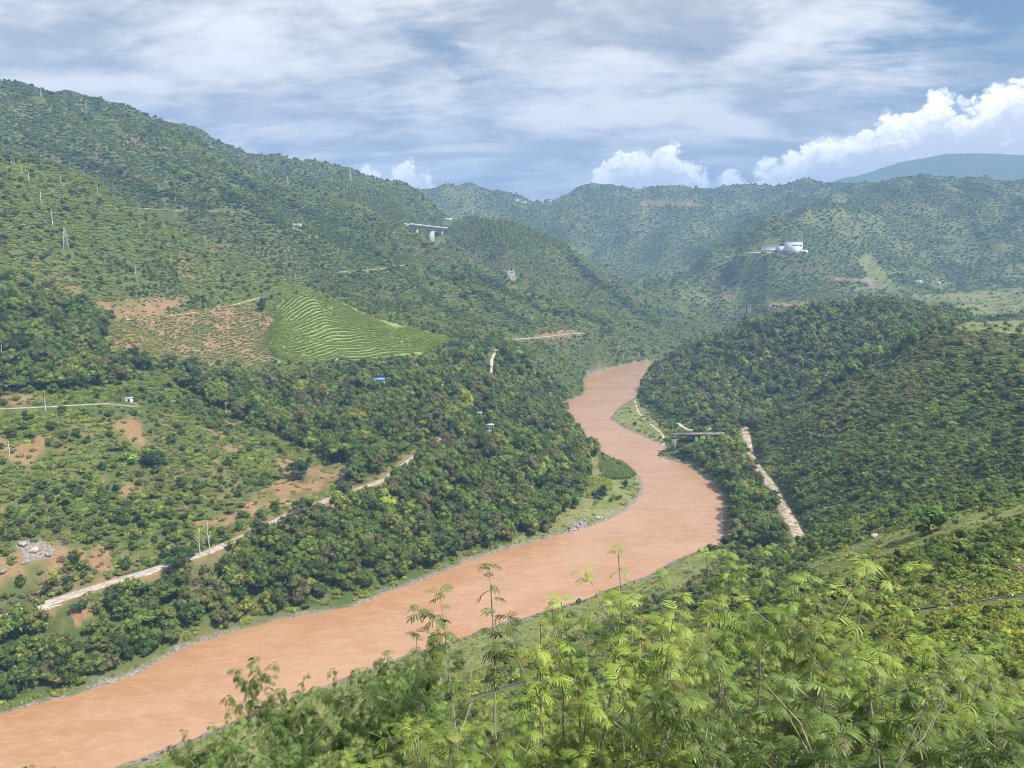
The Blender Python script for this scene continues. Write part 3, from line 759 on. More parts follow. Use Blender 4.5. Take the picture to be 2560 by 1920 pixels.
CLEAR = []          # x, y, radius kept free of plants
def keep_clear(x, y, r, toward=0.0):
    """free ground at a thing and, for toward metres, on the near side of it"""
    d = math.hypot(x, y); k = 0.0
    while True:
        CLEAR.append((x * (1 - k / d), y * (1 - k / d), r))
        if k >= toward: break
        k = min(toward, k + r)
ribbon_count = 0
def ribbon(name, P, w, m, lift=.12, wob=.0, skirt=.6):
    P = np.asarray(P); T = np.gradient(P[:, :2], axis=0); T /= np.linalg.norm(T, axis=1)[:, None] + 1e-9
    Nn = np.stack([T[:, 1], -T[:, 0]], 1)
    wl = w / 2 * (1 + wob * perlin(np.arange(len(P)) * .37, np.zeros(len(P)) + .5, 5)); wr = w / 2 * (1 + wob * perlin(np.arange(len(P)) * .37, np.zeros(len(P)) + 9.5, 6))
    cols = []
    for off, dz in ((-1.12, -skirt), (-1.0, 0), (-.5, .05), (0, .08), (.5, .05), (1.0, 0), (1.12, -skirt)):
        ww = wl if off < 0 else wr
        cols.append(np.c_[P[:, :2] + Nn * (off * ww)[:, None], P[:, 2] + lift + dz])
    V = np.stack(cols, 1); k = len(cols)
    q = np.array([[i * k + j, i * k + j + 1, (i + 1) * k + j + 1, (i + 1) * k + j] for i in range(len(P) - 1) for j in range(k - 1)])[:, ::-1]
    o = link(name, mesh_np(name, V.reshape(-1, 3), q, [m], True)); tag(o, kind='structure'); return o
ribbon('road', MAIN_ROAD, np.interp(np.arange(len(MAIN_ROAD)), [0, 12, 30, len(MAIN_ROAD)], [7.0, 6.4, 4.8, 4.2]), M['road'], .12, .3)
ribbon('stony_track', TRACK_R, 6.6, M['stone_track'], .12, .35)
ribbon('hillside_track', PATH_M, 2.6, M['road'], .12, .2)
ribbon('field_track', PATH_F, 2.2, M['dirt'], .12, .2)
ribbon('valley_road', PATH_H, 4.6, M['road'], .15, .2)
ribbon('stepped_path', PATH_S, 3.0, M['sand'], .15, .4)
ribbon('upper_road', PATH_L, 4.4, M['road'], .15, .1)
ribbon('spur_track', PATH_U, 3.0, M['dirt'], .15, .2)
def on_ground(P, dz=0.0):
    P = np.asarray(P, float); return np.c_[P[:, :2], height(P[:, 0], P[:, 1]) + dz]
STREAM = on_ground(smooth_line([cast(u, v, 500) for u, v in [(1371, 866), (1374, 878), (1378, 890), (1386, 900), (1400, 911), (1413, 924), (1429, 937), (1435, 949), (1437, 958), (1430, 964)]], 3))
ribbon('sand_channel', STREAM, 1.8, M['sand'], .2, .5, .4)
SPUR_PATH = on_ground(smooth_line([cast(u, v, 500) for u, v in [(1465, 915), (1473, 921), (1483, 928), (1500, 931), (1518, 930), (1535, 925)]], 3))
ribbon('gravel_path', SPUR_PATH, 3.6, M['sand'], .2, .3, .5)
for p in SPUR_PATH[::3]: keep_clear(p[0], p[1], 3.0, 9)
for P_ in (MAIN_ROAD,):
    for p in P_[::2]:
        keep_clear(p[0], p[1], 1.2 if rng.random() < .4 else 2.6, 0)
for p in TRACK_R[::2]: keep_clear(p[0], p[1], 2.6, 2)
for p in PATH_S[::2]: keep_clear(p[0], p[1], 2.5, 9)
for p in PATH_H[::2]: keep_clear(p[0], p[1], 2, 4)
for p in PATH_M[::2]: keep_clear(p[0], p[1], 1.6, 5)

# --- viaduct between the spur and the hill with the mast
def pt(u, v, d):
    a, d, z_ = at_d(u, v, d); return np.array([d * math.sin(a), d * math.cos(a), z_])
va, vb = pt(879, 484.3, 1395), pt(962, 493.5, 1580)
vl = np.linalg.norm(vb - va); vyaw = math.atan2(vb[1] - va[1], vb[0] - va[0])
via = empty('viaduct', va, vyaw); tag(via, 'grey concrete highway viaduct crossing the gully between two green hills', 'bridge')
slope_ = (vb[2] - va[2]) / vl
def zs(x): return x * slope_
piers = (.60, .885)
def gdepth(t): return 3.6 + 3.6 * max(0, 1 - abs(t - piers[0]) / .2) ** 1.8 + 1.2 * max(0, 1 - abs(t - piers[1]) / .12) ** 1.8 + 2.5 * max(0, 1 - abs(t - .22) / .18) ** 1.8
xs = np.linspace(0, vl, 60)
dk, gd, p1_, p2_ = Parts(), Parts(), Parts(), Parts()
dv, gv = [], []
for x_ in xs:
    z0 = zs(x_); dd = gdepth(x_ / vl)
    dv.append([[x_, -6, z0], [x_, 6, z0], [x_, 6, z0 - 1.1], [x_, -6, z0 - 1.1]]); gv.append([[x_, -3, z0 - 1.11], [x_, 3, z0 - 1.11], [x_, 2.6, z0 - 1.11 - dd], [x_, -2.6, z0 - 1.11 - dd]])
def loft(P_, sec):
    sec = np.array(sec); n_ = len(sec)
    q = [[i * 4 + k, i * 4 + (k + 1) % 4, (i + 1) * 4 + (k + 1) % 4, (i + 1) * 4 + k] for i in range(n_ - 1) for k in range(4)] + [[3, 2, 1, 0], [(n_ - 1) * 4 + k for k in range(4)]]
    P_.add(sec.reshape(-1, 3), q); return P_
loft(dk, dv).build('deck', M['concrete'], via); loft(gd, gv).build('girder', M['concrete'], via)
for sy in (-1, 1):
    par = Parts(); loft(par, [[[x_, sy * 5.98 - .15, zs(x_) + .01], [x_, sy * 5.98 + .15, zs(x_) + .01], [x_, sy * 5.98 + .12, zs(x_) + 1.5], [x_, sy * 5.98 - .12, zs(x_) + 1.5]] for x_ in xs]).build('parapet', M['pale'], via)
for t in (.22,) + piers:
    x_ = t * vl; top_z = zs(x_) - 1.12 - gdepth(t)
    wx_, wy_ = va[0] + x_ * math.cos(vyaw), va[1] + x_ * math.sin(vyaw)
    gz = float(height(wx_, wy_)) - va[2]
    for off in ((-4.0, 4.0) if t == piers[0] else (0,)):
        pr = Parts(); pr.box((x_ + off, 0, (top_z + gz - 2) / 2), (2.4, 9.0 if t == piers[0] else 6.0, top_z - gz + 2)); pr.build('pier', M['concrete'], via)
    keep_clear(wx_, wy_, 7, 26)
for t in np.linspace(.3, .95, 14):
    keep_clear(va[0] + t * vl * math.cos(vyaw), va[1] + t * vl * math.sin(vyaw), 7, 4)

# --- remains of an old bridge on the right bank
bx, by, bz = cast(1454, 973, 500)
ob = empty('old_bridge_remnant', (bx, by, bz)); tag(ob, 'broken end of an old concrete bridge on tall weathered piers by the sandbar', 'bridge')
dtop = pt(1454, 936.5, math.hypot(bx, by))[2] - bz
L_ = 44.0
pp = Parts(); pp.box((0, 0, (dtop - 2.7) / 2 - .5), (3.6, 5.2, dtop - 2.7 + 1.0), 0, .84); pp.build('pier', M['old'], ob)
pp = Parts(); pp.box((0, 0, dtop - 2.25), (4.0, 5.6, .85)); pp.build('pier_cap', M['old'], ob)
pz = float(height(bx + 18.5, by)) - bz
pp = Parts(); pp.box((18.5, 0, (dtop - 2.3 + pz - 1) / 2), (2.6, 4.6, dtop - 2.3 - pz + 1), 0, .9); pp.build('pier', M['old'], ob)
for sy in (-1.7, 1.7):
    pp = Parts(); pp.box((L_ / 2 - 1.6, sy, dtop - 1.15), (L_, .8, 1.3)); pp.build('beam', M['old'], ob)
pp = Parts(); pp.box((L_ / 2 - 1.9, 0, dtop - .3), (L_ + .4, 5.4, .38)); pp.build('deck', M['old'], ob)
for sy in (-2.55, 2.55):
    pp = Parts(); pp.box((L_ / 2 + 1.0, sy, dtop + .14), (L_ - 5, .3, .48)); pp.build('kerb', M['old'], ob)
for q in range(9): keep_clear(bx + q * 4, by, 4.5, 8 if q < 4 else 3)
keep_clear(bx, by, 5, 18)

# --- houses
def windows_on(parent, y, xs_, z_, w, h, m=None, name='window', rz=0, out=.05):
    for x_ in xs_:
        wp = Parts(); wp.box((x_, y, z_), (w, .16, h)); f = wp.build(name, m or M['glass'], parent)
def house(name, loc, rz, w, d, h, wall, roof, label, cat='house', gable=True, rise=1.6, wins=3, door=True, storeys=1, group=None):
    e = empty(name, loc, rz); tag(e, label, cat, group)
    Parts().box((0, 0, h / 2 - .6), (w, d, h + 1.2)).build('wall', wall, e)
    rp_ = Parts()
    if gable: rp_.prism([(-d / 2 - .5, h + .005), (d / 2 + .5, h + .005), (0, h + rise)], -w / 2 - .5, w / 2 + .5)
    else: rp_.box((0, 0, h + .18), (w + .5, d + .5, .35))
    r_ = rp_.build('roof', roof, e)
    if gable: r_.rotation_euler = (0, 0, math.pi / 2)
    for st_ in range(storeys):
        zc_ = h * (st_ + .55) / storeys
        windows_on(e, -d / 2 - .03, np.linspace(-w / 2 + w / (wins + 1), w / 2 - w / (wins + 1), wins), zc_, min(1.6, w / (wins + 1) * .6), min(1.5, h / storeys * .45))
    if door: Parts().box((w * .05, -d / 2 - .04, .95), (1.0, .14, 1.9)).build('door', M['dark_roof'], e)
    return e
# farmhouse with the blue roof among the trees
hx, hy, hz = cast(818, 829, 450)
house('farmhouse', (hx, hy, hz + .2), math.radians(8), 9, 5.5, 3.0, M['grey_wall'], M['blue'], 'small grey farmhouse with a bright blue roof among the dark trees', wins=3)
keep_clear(hx, hy, 6.5, 15)
ux, uy, uz = cast(842, 829, 450)
e = empty('ruined_wall', (ux, uy, uz), .15); tag(e, 'row of broken white wall stubs beside the blue roofed farmhouse', 'ruin')
for k in range(5): Parts().box((-4 + k * 2.0, .1 * k, .5), (1.0 + .3 * (k % 2), .35, 2.2 - .5 * (k % 3))).build('wall_stub', M['pale'], e)
Parts().box((0, -.6, -.2), (10.5, 2.2, .7)).build('terrace', M['pale'], e)
keep_clear(ux, uy, 5, 14)
def pavilion(u, v, w, d_, h, label, dmin=400, cols=4):
    x_, y_, z_ = cast(u, v, dmin)
    e = empty('pavilion', (x_, y_, z_ + .1), .25); tag(e, label, 'pavilion')
    Parts().box((0, 0, .1), (w, d_, .6)).build('floor_slab', M['pale'], e)
    for k in range(cols):
        for sy in (-1, 1):
            Parts().box((-w / 2 + .3 + k * (w - .6) / (cols - 1), sy * (d_ / 2 - .3), .4 + (h - .4) / 2), (.32, .32, h - .4)).build('column', M['white'], e)
    Parts().box((0, 0, h + .2), (w + .8, d_ + .8, .38)).build('roof', M['concrete'], e)
    Parts().box((w * .15, d_ * .1, .4 + (h - .4) / 2), (w * .45, d_ * .5, h - .42)).build('inner_room', M['grey_wall'], e)
    keep_clear(x_, y_, 4.5, 14)
pavilion(1058, 931, 5.5, 4.0, 4.6, 'roofless looking concrete frame with white columns halfway down the wooded bank')
pavilion(1035, 901, 3.6, 3.0, 3.4, 'smaller grey roofed concrete shelter just above the white column frame')
x_, y_, z_ = cast(279, 868, 300)
house('white_shed', (x_, y_, z_), .3, 4.2, 3.0, 2.2, M['white'], M['concrete'], 'tiny white shed in the trees right of the hillside track', 'shed', False, wins=1)
keep_clear(x_, y_, 3.0, 9)
# village on the far ridge
for k, (u, v, w, wall, roof, lab) in enumerate([(1130, 440, 24, 'cream', 'dark_roof', 'largest brown village house on the far ridge saddle'), (1116, 436, 14, 'white', 'dark_roof', 'pale village house left of the largest brown one on the far ridge'),
                                               (1166, 436, 16, 'white', 'concrete', 'white flat roofed village house below the red cutting on the far ridge'), (1178, 432, 18, 'cream', 'red', 'cream house with reddish roof at the foot of the red cutting'),
                                               (1186, 437, 15, 'white', 'dark_roof', 'white house furthest right in the ridge saddle village'), (1150, 432, 12, 'cream', 'concrete', 'small cream house on the crest between the two village clusters')]):
    x_, y_, z_ = cast(u, v, 2300)
    house('village_house', (x_, y_, z_), math.atan2(-x_, y_) + (.3, -.2, .1, .4, -.3, 0)[k], w, 12, 8 + k % 3, M[wall], M[roof], lab, gable=k % 2 == 0, rise=3.5, wins=3, door=False, storeys=2, group='village houses on the far ridge')
    keep_clear(x_, y_, 14, 40)
for k, (u, v, w, lab) in enumerate([(1984, 611, 13, 'low white farm building in the right valley, left of a smaller one'), (2026, 613, 8, 'smaller white farm building in the right valley, right of the low long one')]):
    x_, y_, z_ = cast(u, v, 1200)
    house('farm_building', (x_, y_, z_), .2, w, 7, 4, M['white'], M['concrete'], lab, 'building', k == 0, 1.5, 3, False); keep_clear(x_, y_, 8, 22)
x_, y_, z_ = cast(968, 476, 1700)
house('roadside_building', (x_, y_, z_), .1, 16, 7, 4.5, M['white'], M['pale'], 'white roadside building on the saddle just right of the viaduct', 'building', False, wins=4); keep_clear(x_, y_, 10, 30)
# road shelter on the left hill
x_, y_, z_ = cast(641, 490, 900)
house('roadside_shed', (x_, y_, z_), .1, 13, 6, 4.0, M['concrete'], M['pale'], 'pale roofed roadside shed on the big left hill', 'shed', False, wins=3); keep_clear(x_, y_, 5, 7)

# --- white works on the right hill
fx, fy, fz = cast(1690, 547, 1400, 2100)
fac = empty('factory', (fx, fy, fz + 1.0), math.atan2(-fx, fy)); tag(fac, 'large white factory with a tall block and long lower wing on the right hill', 'factory')
sc_ = math.hypot(fx, fy) / F            # metres per measured pixel
ry = math.radians(38)
Parts().box((20 * sc_, 12, 9 * sc_ - 4), (26 * sc_, 24 * sc_, 24 * sc_ + 8), ry).build('tall_block', M['white'], fac)
Parts().box((20 * sc_, 12, 21 * sc_ + .45), (27 * sc_, 25 * sc_, .8), ry).build('roof', M['concrete'], fac)
Parts().box((-25 * sc_, 14, 5 * sc_), (33 * sc_, 14, 14 * sc_ + 4)).build('long_wing', M['white'], fac)
Parts().box((-25 * sc_, 14, 12 * sc_ + 2.45), (34 * sc_, 15, .8)).build('roof', M['concrete'], fac)
Parts().box((-1 * sc_, 11, 4.5 * sc_), (18 * sc_, 12, 11 * sc_ + 6)).build('link_block', M['white'], fac)
Parts().box((-2 * sc_, 3.6, 2.0 * sc_), (15 * sc_, 2.4, 3 * sc_)).build('canopy', M['red'], fac)
Parts().box((41 * sc_, 6, 1.0 * sc_), (14 * sc_, 12, 8 * sc_)).build('annex', M['white'], fac)
Parts().box((-44 * sc_, 2, -2.0), (56 * sc_, 14, 5)).build('terrace', M['pale'], fac)
for row, zz_ in ((0, 5 * sc_), (1, 10.0 * sc_)):
    for k in range(10):
        Parts().box((-39 * sc_ + k * 3.1 * sc_, 6.9, zz_), (1.5 * sc_, .3, 1.5 * sc_)).build('window', M['glass'], fac)
for k in range(7):      # row of windows under the roof of the tall block, on its left face
    lx = -11 * sc_ + k * 3.5 * sc_; ly = -12.1 * sc_
    Parts().box((20 * sc_ + lx * math.cos(ry) - ly * math.sin(ry) if False else 20 * sc_ + lx * math.cos(-ry) + ly * math.sin(ry) * 0 + 0, 12, 16 * sc_), (.01, .01, .01)) if False else None
    wx_ = 20 * sc_ + lx * math.cos(ry) - ly * math.sin(ry); wy_ = 12 + lx * math.sin(ry) + ly * math.cos(ry)
for face, nW in ((0, 7),):
    for k in range(nW):
        for (lx, ly, ww, wd) in ((-11 * sc_ + k * 3.6 * sc_, -12.1 * sc_, 2.6 * sc_, .3),):
            wx_ = 20 * sc_ + lx * math.cos(ry) - ly * math.sin(ry); wy_ = 12 + lx * math.sin(ry) + ly * math.cos(ry)
            Parts().box((wx_, wy_, 15 * sc_), (ww, wd, 2.6 * sc_), ry).build('window', M['glass'], fac)
for dx in range(-60, 60, 8):
    wx_, wy_ = fx + dx * math.cos(math.atan2(-fx, fy)), fy + dx * math.sin(math.atan2(-fx, fy)); keep_clear(wx_, wy_, 6, 5); keep_clear(wx_ * 1.006, wy_ * 1.006, 6, 0)
ca_ = math.atan2(-fx, fy)
def floc(u, d_): p = pt(u, 545, d_); return p[0], p[1]
kx, ky = floc(1677, math.hypot(fx, fy) - 12); kz = fz + 1
crane = empty('crawler_crane', (kx, ky, kz), ca_); tag(crane, 'dark crane with a long raised boom in front of the white factory', 'crane')
Parts().box((0, 0, .8), (9, 6, 2.2)).build('tracks', M['dark_steel'], crane)
Parts().box((-.5, 0, 3.4), (8, 4.5, 3.0)).build('cab', M['dark_steel'], crane)
bm_ = Parts(); b0, b1 = np.array([2.0, 0, 4.0]), np.array([16.0, 0, 42.0])
for ox, oz in ((-.7, 0), (.7, 0)):
    for oy in (-.7, .7): bm_.bar(b0 + [ox, oy, 0], b1 + [ox * .4, oy * .4, 0], .55)
for k in range(12):
    t0, t1 = k / 12, (k + 1) / 12; s_ = (-1) ** k
    bm_.bar(b0 + (b1 - b0) * t0 + [.7 * s_ * (1 - .6 * t0), -.7, 0], b0 + (b1 - b0) * t1 + [-.7 * s_ * (1 - .6 * t1), -.7, 0], .4)
tag(bm_.build('boom', M['dark_steel'], crane), kind='stuff')
Parts().bar((-4, 0, 5), b1 * .98, .25).build('stay', M['dark_steel'], crane)

# --- utility poles
def make_pole():
    e = empty('utility_pole', (0, 0, 0))
    Parts().tube([(0, 0, -1.2), (0, 0, .5), (0, 0, 1.0)], [.019, .017, .012], 8)
    return e
pole_me = None
def pole_meshes():
    s_ = Parts().tube([(0, 0, -.12), (0, 0, .4), (0, 0, 1.0)], [.023, .020, .016], 8)
    a_ = Parts().box((0, -.018, .95), (.16, .012, .012)); a2_ = Parts().box((0, -.018, .86), (.12, .010, .010))
    ins = [Parts().tube([(x__, -.018, .957), (x__, -.018, .985)], [.007, .005], 6) for x__ in (-.07, 0, .07)]
    return [(nm, mesh_np(nm, np.vstack(p.V), np.vstack(p.Q), [m_])) for nm, p, m_ in (('shaft', s_, M['white']), ('crossarm', a_, M['steel']), ('crossarm', a2_, M['steel'])) + tuple(('insulator', i_, M['porcelain']) for i_ in ins)]
POLE_ME = pole_meshes()
POLES = [  # top, foot, nearest distance looked at, label
    (25, 339, 353, 700, 'left one of the twin white poles high on the left spur'), (31, 341, 355, 700, 'right one of the twin white poles high on the left spur'),
    (48, 355, 374, 700, 'white pole just below the twin poles on the left spur'), (63, 371, 394, 700, 'second white pole below the twin poles on the left spur'),
    (132, 375, 394, 700, 'white pole on the spur crest between the left edge and the rounded tree knoll'), (211, 396, 417, 700, 'white pole standing on the spur crest against the dark hill behind'),
    (89, 409, 438, 560, 'tall white pole above the small lattice pylon'), (114, 457, 489, 500, 'tall pale pole close to the upper left of the small lattice pylon'),
    (301, 437, 456, 850, 'white pole at the left end of the upper road'), (530, 366, 379, 1150, 'white pole beside the dark grove below the skyline'),
    (293, 570, 592, 500, 'grey white pole alone in the scrub above the terraced field'), (444, 652, 670, 600, 'pole beside the field track left of the round dark tree'),
    (387, 686, 702, 560, 'short pole in the upper part of the red field'), (430, 714, 733, 520, 'pale pole in the middle of the red field'),
    (634, 478, 495, 900, 'pole beside the pale roofed roadside shed'), (443, 503, 518, 900, 'faint pole on the dark slope left of the roadside shed'),
    (473, 472, 484, 900, 'faint pole on the big left hill just below the upper road'), (638, 586, 598, 880, 'pole on the slope above the terraced field top'),
    (794, 577, 589, 850, 'pole standing on the spur track below the viaduct'), (99, 857, 888, 300, 'white pole standing beside the hillside track'),
    (199, 798, 822, 300, 'white pole in the trees above the right end of the hillside track'), (21, 952, 984, 300, 'grey pole at the left edge below the hillside track'),
    (489, 870, 896, 350, 'white pole in the wood above the scrubby slope'), (893, 855, 872, 450, 'short white pole in the dense wood below the blue roofed farmhouse'),
    (5, 748, 768, 380, 'pole at the very left edge above the hillside track'), (1617, 656, 676, 1200, 'left one of the paired poles below the right hill'), (1621, 656, 676, 1200, 'right one of the paired poles below the right hill')]
first = None
for u, vt, vf, dm, lab in POLES:
    x_, y_, z_ = cast(u, vf, dm)
    d_ = math.hypot(x_, y_); top_ = pt(u, vt, d_)[2]
    h_ = float(np.clip(top_ - z_, 7, 26))
    e = empty('utility_pole', (x_, y_, z_), rng.uniform(-.8, .8)); e.scale = (h_, h_, h_); tag(e, lab, 'pole', 'white utility poles on the slopes')
    for nm, me_ in POLE_ME: link(nm, me_, e)
    keep_clear(x_, y_, 1.4, 5)
# --- lattice pylons
def pylon_meshes():
    out = []
    def leg_pt(k, t):
        sx, sy = ((-1, -1), (1, -1), (1, 1), (-1, 1))[k]; w = .125 * (1 - t) + .028 * t if t < .78 else .049 - (t - .78) * .09
        return np.array([sx * w, sy * w, t])
    for k in range(4): out.append(('leg', Parts().tube([leg_pt(k, -.03), leg_pt(k, .78), leg_pt(k, 1.0)], [.011, .010, .008], 4)))
    br = Parts(); ts = [0, .16, .3, .42, .53, .63, .71, .78, .85, .92, .98]
    for t0, t1 in zip(ts[:-1], ts[1:]):
        for k in range(4):
            br.bar(leg_pt(k, t0), leg_pt((k + 1) % 4, t1), .009); br.bar(leg_pt((k + 1) % 4, t0), leg_pt(k, t1), .009); br.bar(leg_pt(k, t1), leg_pt((k + 1) % 4, t1), .009)
    out.append(('bracing', br))
    for z__, w in ((.76, .21), (.98, .11)):
        ar = Parts().prism([(-w, z__), (0, z__ - .008), (w, z__), (0, z__ + .035)], -.022, .022)
        out.append(('crossarm', ar))
    return [(nm, mesh_np(nm, np.vstack(p.V), np.vstack(p.Q), [M['steel']])) for nm, p in out]
PYL = pylon_meshes()
for u, vt, vf, dm, lab in [(143, 490, 537, 480, 'small steel lattice pylon in the scrub on the left spur'), (553, 315, 334, 1600, 'lattice pylon on the skyline above the dark grove'), (757, 364, 387, 1600, 'lattice pylon on the skyline beside the small white cloud'),
                           (621, 379, 397, 1200, 'pale lattice pylon on the hill below the skyline, between the two skyline pylons'), (186, 224, 239, 1000, 'pale lattice pylon near the crest of the big left hill'), (89, 198, 209, 1000, 'tiny lattice pylon on the crest of the big left hill'),
                           (1503, 417, 434, 2400, 'lattice pylon on the far slope right of the red road cutting'), (1381, 390, 406, 2600, 'lattice pylon on the far ridge under the white heaped cloud'), (1031, 391, 403, 2600, 'thin lattice pylon on the far ridge left of the village')]:
    x_, y_, z_ = cast(u, vf, dm); d_ = math.hypot(x_, y_)
    h_ = float(np.clip(pt(u, vt, d_)[2] - z_, 12, 42))
    e = empty('lattice_pylon', (x_, y_, z_), .5); e.scale = (h_ * .95, h_ * .95, h_); tag(e, lab, 'pylon', 'lattice pylons on the hills')
    for nm, me_ in PYL: tag(link(nm, me_, e), kind='stuff' if nm == 'bracing' else None)
    keep_clear(x_, y_, 4, 8)
x_, y_, z_ = cast(1021, 471, 1400); d_ = math.hypot(x_, y_)
e = empty('radio_mast', (x_, y_, z_)); tag(e, 'thin radio mast with a white hut on the pointed wooded hill', 'mast')
Parts().bar((0, 0, -1), (0, 0, 24), .9, 6).build('mast_tube', M['steel'], e)
for zz_ in (18, 21, 23): Parts().box((0, 0, zz_), (3.2, 1.0, 1.6)).build('antenna', M['white'], e)
Parts().box((1.5, -3, 1.5), (6, 4, 5)).build('hut', M['white'], e); keep_clear(x_, y_, 5, 16)

# --- bare white trees by the road
def dead_tree(u, vt, vf, seed, lab):
    r = np.random.default_rng(seed); x_, y_, z_ = cast(u, vf, 250); d_ = math.hypot(x_, y_)
    h_ = pt(u, vt, d_)[2] - z_
    e = empty('bare_tree', (x_, y_, z_)); tag(e, lab, 'tree', 'bare white trees by the road')
    path = np.array([[.25 * math.sin(t * 5 + seed), .2 * math.cos(t * 4), -.6 + t * (h_ + .6)] for t in np.linspace(0, 1, 9)])
    Parts().tube(path, np.linspace(.30, .06, 9), 7).build('trunk', M['bare_wood'], e, True)
    for k in range(9):
        i = r.integers(3, 8); a = r.uniform(0, 6.28); l = r.uniform(1.2, 3.2) * (1.2 - i / 10)
        s = path[i]; e1 = s + np.array([math.cos(a) * l * .5, math.sin(a) * l * .5, l * .55]); e2 = e1 + np.array([math.cos(a) * l * .3, math.sin(a) * l * .3, l * .8])
        Parts().tube([s, e1, e2], [.11, .075, .03], 5).build('branch', M['bare_wood'], e)
    keep_clear(x_, y_, 2.5, 12)
dead_tree(433, 1141, 1201, 3, 'left and shorter of the two bare white trees beside the road')
dead_tree(453, 1125, 1197, 8, 'right and taller of the two bare white trees beside the road')

# --- retaining wall under the road
x_, y_, z_ = road_line_z([(95, 1322, 15.5), (152, 1304, 16.5)])[0]
w0, w1 = np.array(at_z(96, 1306, 18.0)), np.array(at_z(152, 1290, 18.6))
A0_ = np.array([w0[1] * math.sin(w0[0]), w0[1] * math.cos(w0[0])]); A1_ = np.array([w1[1] * math.sin(w1[0]), w1[1] * math.cos(w1[0])])
dr = A1_ - A0_; ln = np.linalg.norm(dr); nrm = np.array([dr[1], -dr[0]]) / ln
base = (A0_ + A1_) / 2 + nrm * 3.8
rw = empty('retaining_wall', (base[0], base[1], 14.5), math.atan2(dr[1], dr[0])); tag(rw, 'pale stepped retaining wall holding up the road at the lower left', 'wall')
Parts().box((0, 0, 1.1), (ln + 1, .9, 4.4)).build('upper_tier', M['pale'], rw); Parts().box((.3, -1.3, -.9), (ln - .6, .9, 3.2)).build('lower_tier', M['pale_rock'], rw)
Parts().box((0, 0, 3.42), (ln + 1.2, 1.1, .22)).build('coping', M['pale'], rw)
keep_clear(base[0], base[1], 7, 14)

# --- rocks
def rock_mesh(seed):
    r = np.random.default_rng(seed); v = ICO_V * 1.0
    for k in range(7):
        n_ = rand_dirs(r, 1)[0]; c_ = r.uniform(.55, .85); dd = v @ n_; v = v - np.clip(dd - c_, 0, 9)[:, None] * n_
    v *= np.array([1, r.uniform(.6, 1), r.uniform(.5, .8)])
    return v
ROCK_ME = {}
def rock_obj(name, p, s_, rz, seed, m, lab=None, group=None, cat='rock'):
    k = (seed % 5, m.name)
    if k not in ROCK_ME: ROCK_ME[k] = mesh_np('boulder', rock_mesh(seed % 5), ICO_F, [m])
    o = link(name, ROCK_ME[k]); o.location = p; o.rotation_euler = (0, 0, rz); o.scale = (s_, s_, s_)
    tag(o, lab, cat, group); return o

# --- boulders on the banks and the outcrop above the road
def bank_rocks(us, vs, n, lo, hi, m, label, group, seed, dmin=300):
    r = np.random.default_rng(seed); L = []
    for k in range(n):
        t = r.random(); u = us[0] + (us[1] - us[0]) * t; v = vs[0] + (vs[1] - vs[0]) * t + r.normal(0, abs(vs[1] - vs[0]) * .18 + 3)
        x_, y_, z_ = cast(u, v, dmin); s_ = r.uniform(lo, hi) * (1.5 if k == 0 else 1)
        o = rock_obj('boulder', (x_, y_, z_ + s_ * .2), s_, r.uniform(0, 6), int(r.integers(0, 99)), M[m], label, group); L.append((u, v, s_, o))
        keep_clear(x_, y_, s_ + .8, 3)
    done = set()
    for w, key in (('largest', lambda q: q[2]), ('leftmost', lambda q: -q[0]), ('rightmost', lambda q: q[0]), ('lowest, nearest the water,', lambda q: q[1]), ('uppermost', lambda q: -q[1]), ('smallest', lambda q: -q[2])):
        q = max((q for q in L if q[3].name not in done), key=key, default=None)
        if q: q[3]['label'] = w + ' ' + label; done.add(q[3].name)
bank_rocks((1232, 1268), (1152, 1126), 14, .8, 2.0, 'rock', 'grey boulder in the dark rock heap on the inner bend', 'grey boulders on the inner bend', 1)
bank_rocks((1275, 1335), (1128, 1108), 12, .5, 1.1, 'pale_rock', 'pale boulder on the stony edge right of the grey rock heap', 'pale boulders on the inner bend', 2)
bank_rocks((1420, 1475), (986, 999), 18, .5, 1.3, 'pale_rock', 'pale boulder on the rocky spit below the old bridge pier', 'boulders on the rocky spit', 3)
bank_rocks((1490, 1530), (1006, 1030), 10, .6, 1.3, 'rock', 'dark boulder on the right bank below the old bridge', 'dark boulders on the right bank', 4)
bank_rocks((1545, 1562), (1105, 1150), 6, .6, 1.2, 'rock', 'dark boulder at the corner of the right bank', 'boulders at the right bank corner', 5)
for k, (u, v, s_, m, lab) in enumerate([(48, 1178, 2.4, 'rock', 'dark grey crag at the top left of the rock outcrop above the road'), (75, 1192, 2.2, 'pale_rock', 'ochre rock face in the middle of the outcrop above the road'), (104, 1200, 2.0, 'rock', 'grey crag at the right of the outcrop above the road'), (56, 1218, 1.8, 'rock', 'low grey rock below the ochre face of the outcrop'), (6, 1235, 2.2, 'rock', 'grey crag at the left edge above the road')]):
    x_, y_, z_ = cast(u, v, 240); rock_obj('crag', (x_, y_, z_ + .4), s_, k * 1.3, k, M[m], lab, 'crags of the outcrop'); keep_clear(x_, y_, s_ + 1, 5)
x_, y_, z_ = cast(1894, 1157, 150)
e = empty('well_cover', (x_, y_, z_ + .1)); tag(e, 'flat pale round concrete cover lying on the grassy knoll', 'cover')
Parts().disc((0, 0, -.3), 1.9, .34, 24, .97).build('slab', M['pale_rock'], e); Parts().disc((0, 0, .04), .5, .12, 16, .9).build('lid', M['concrete'], e); keep_clear(x_, y_, 3, 10)
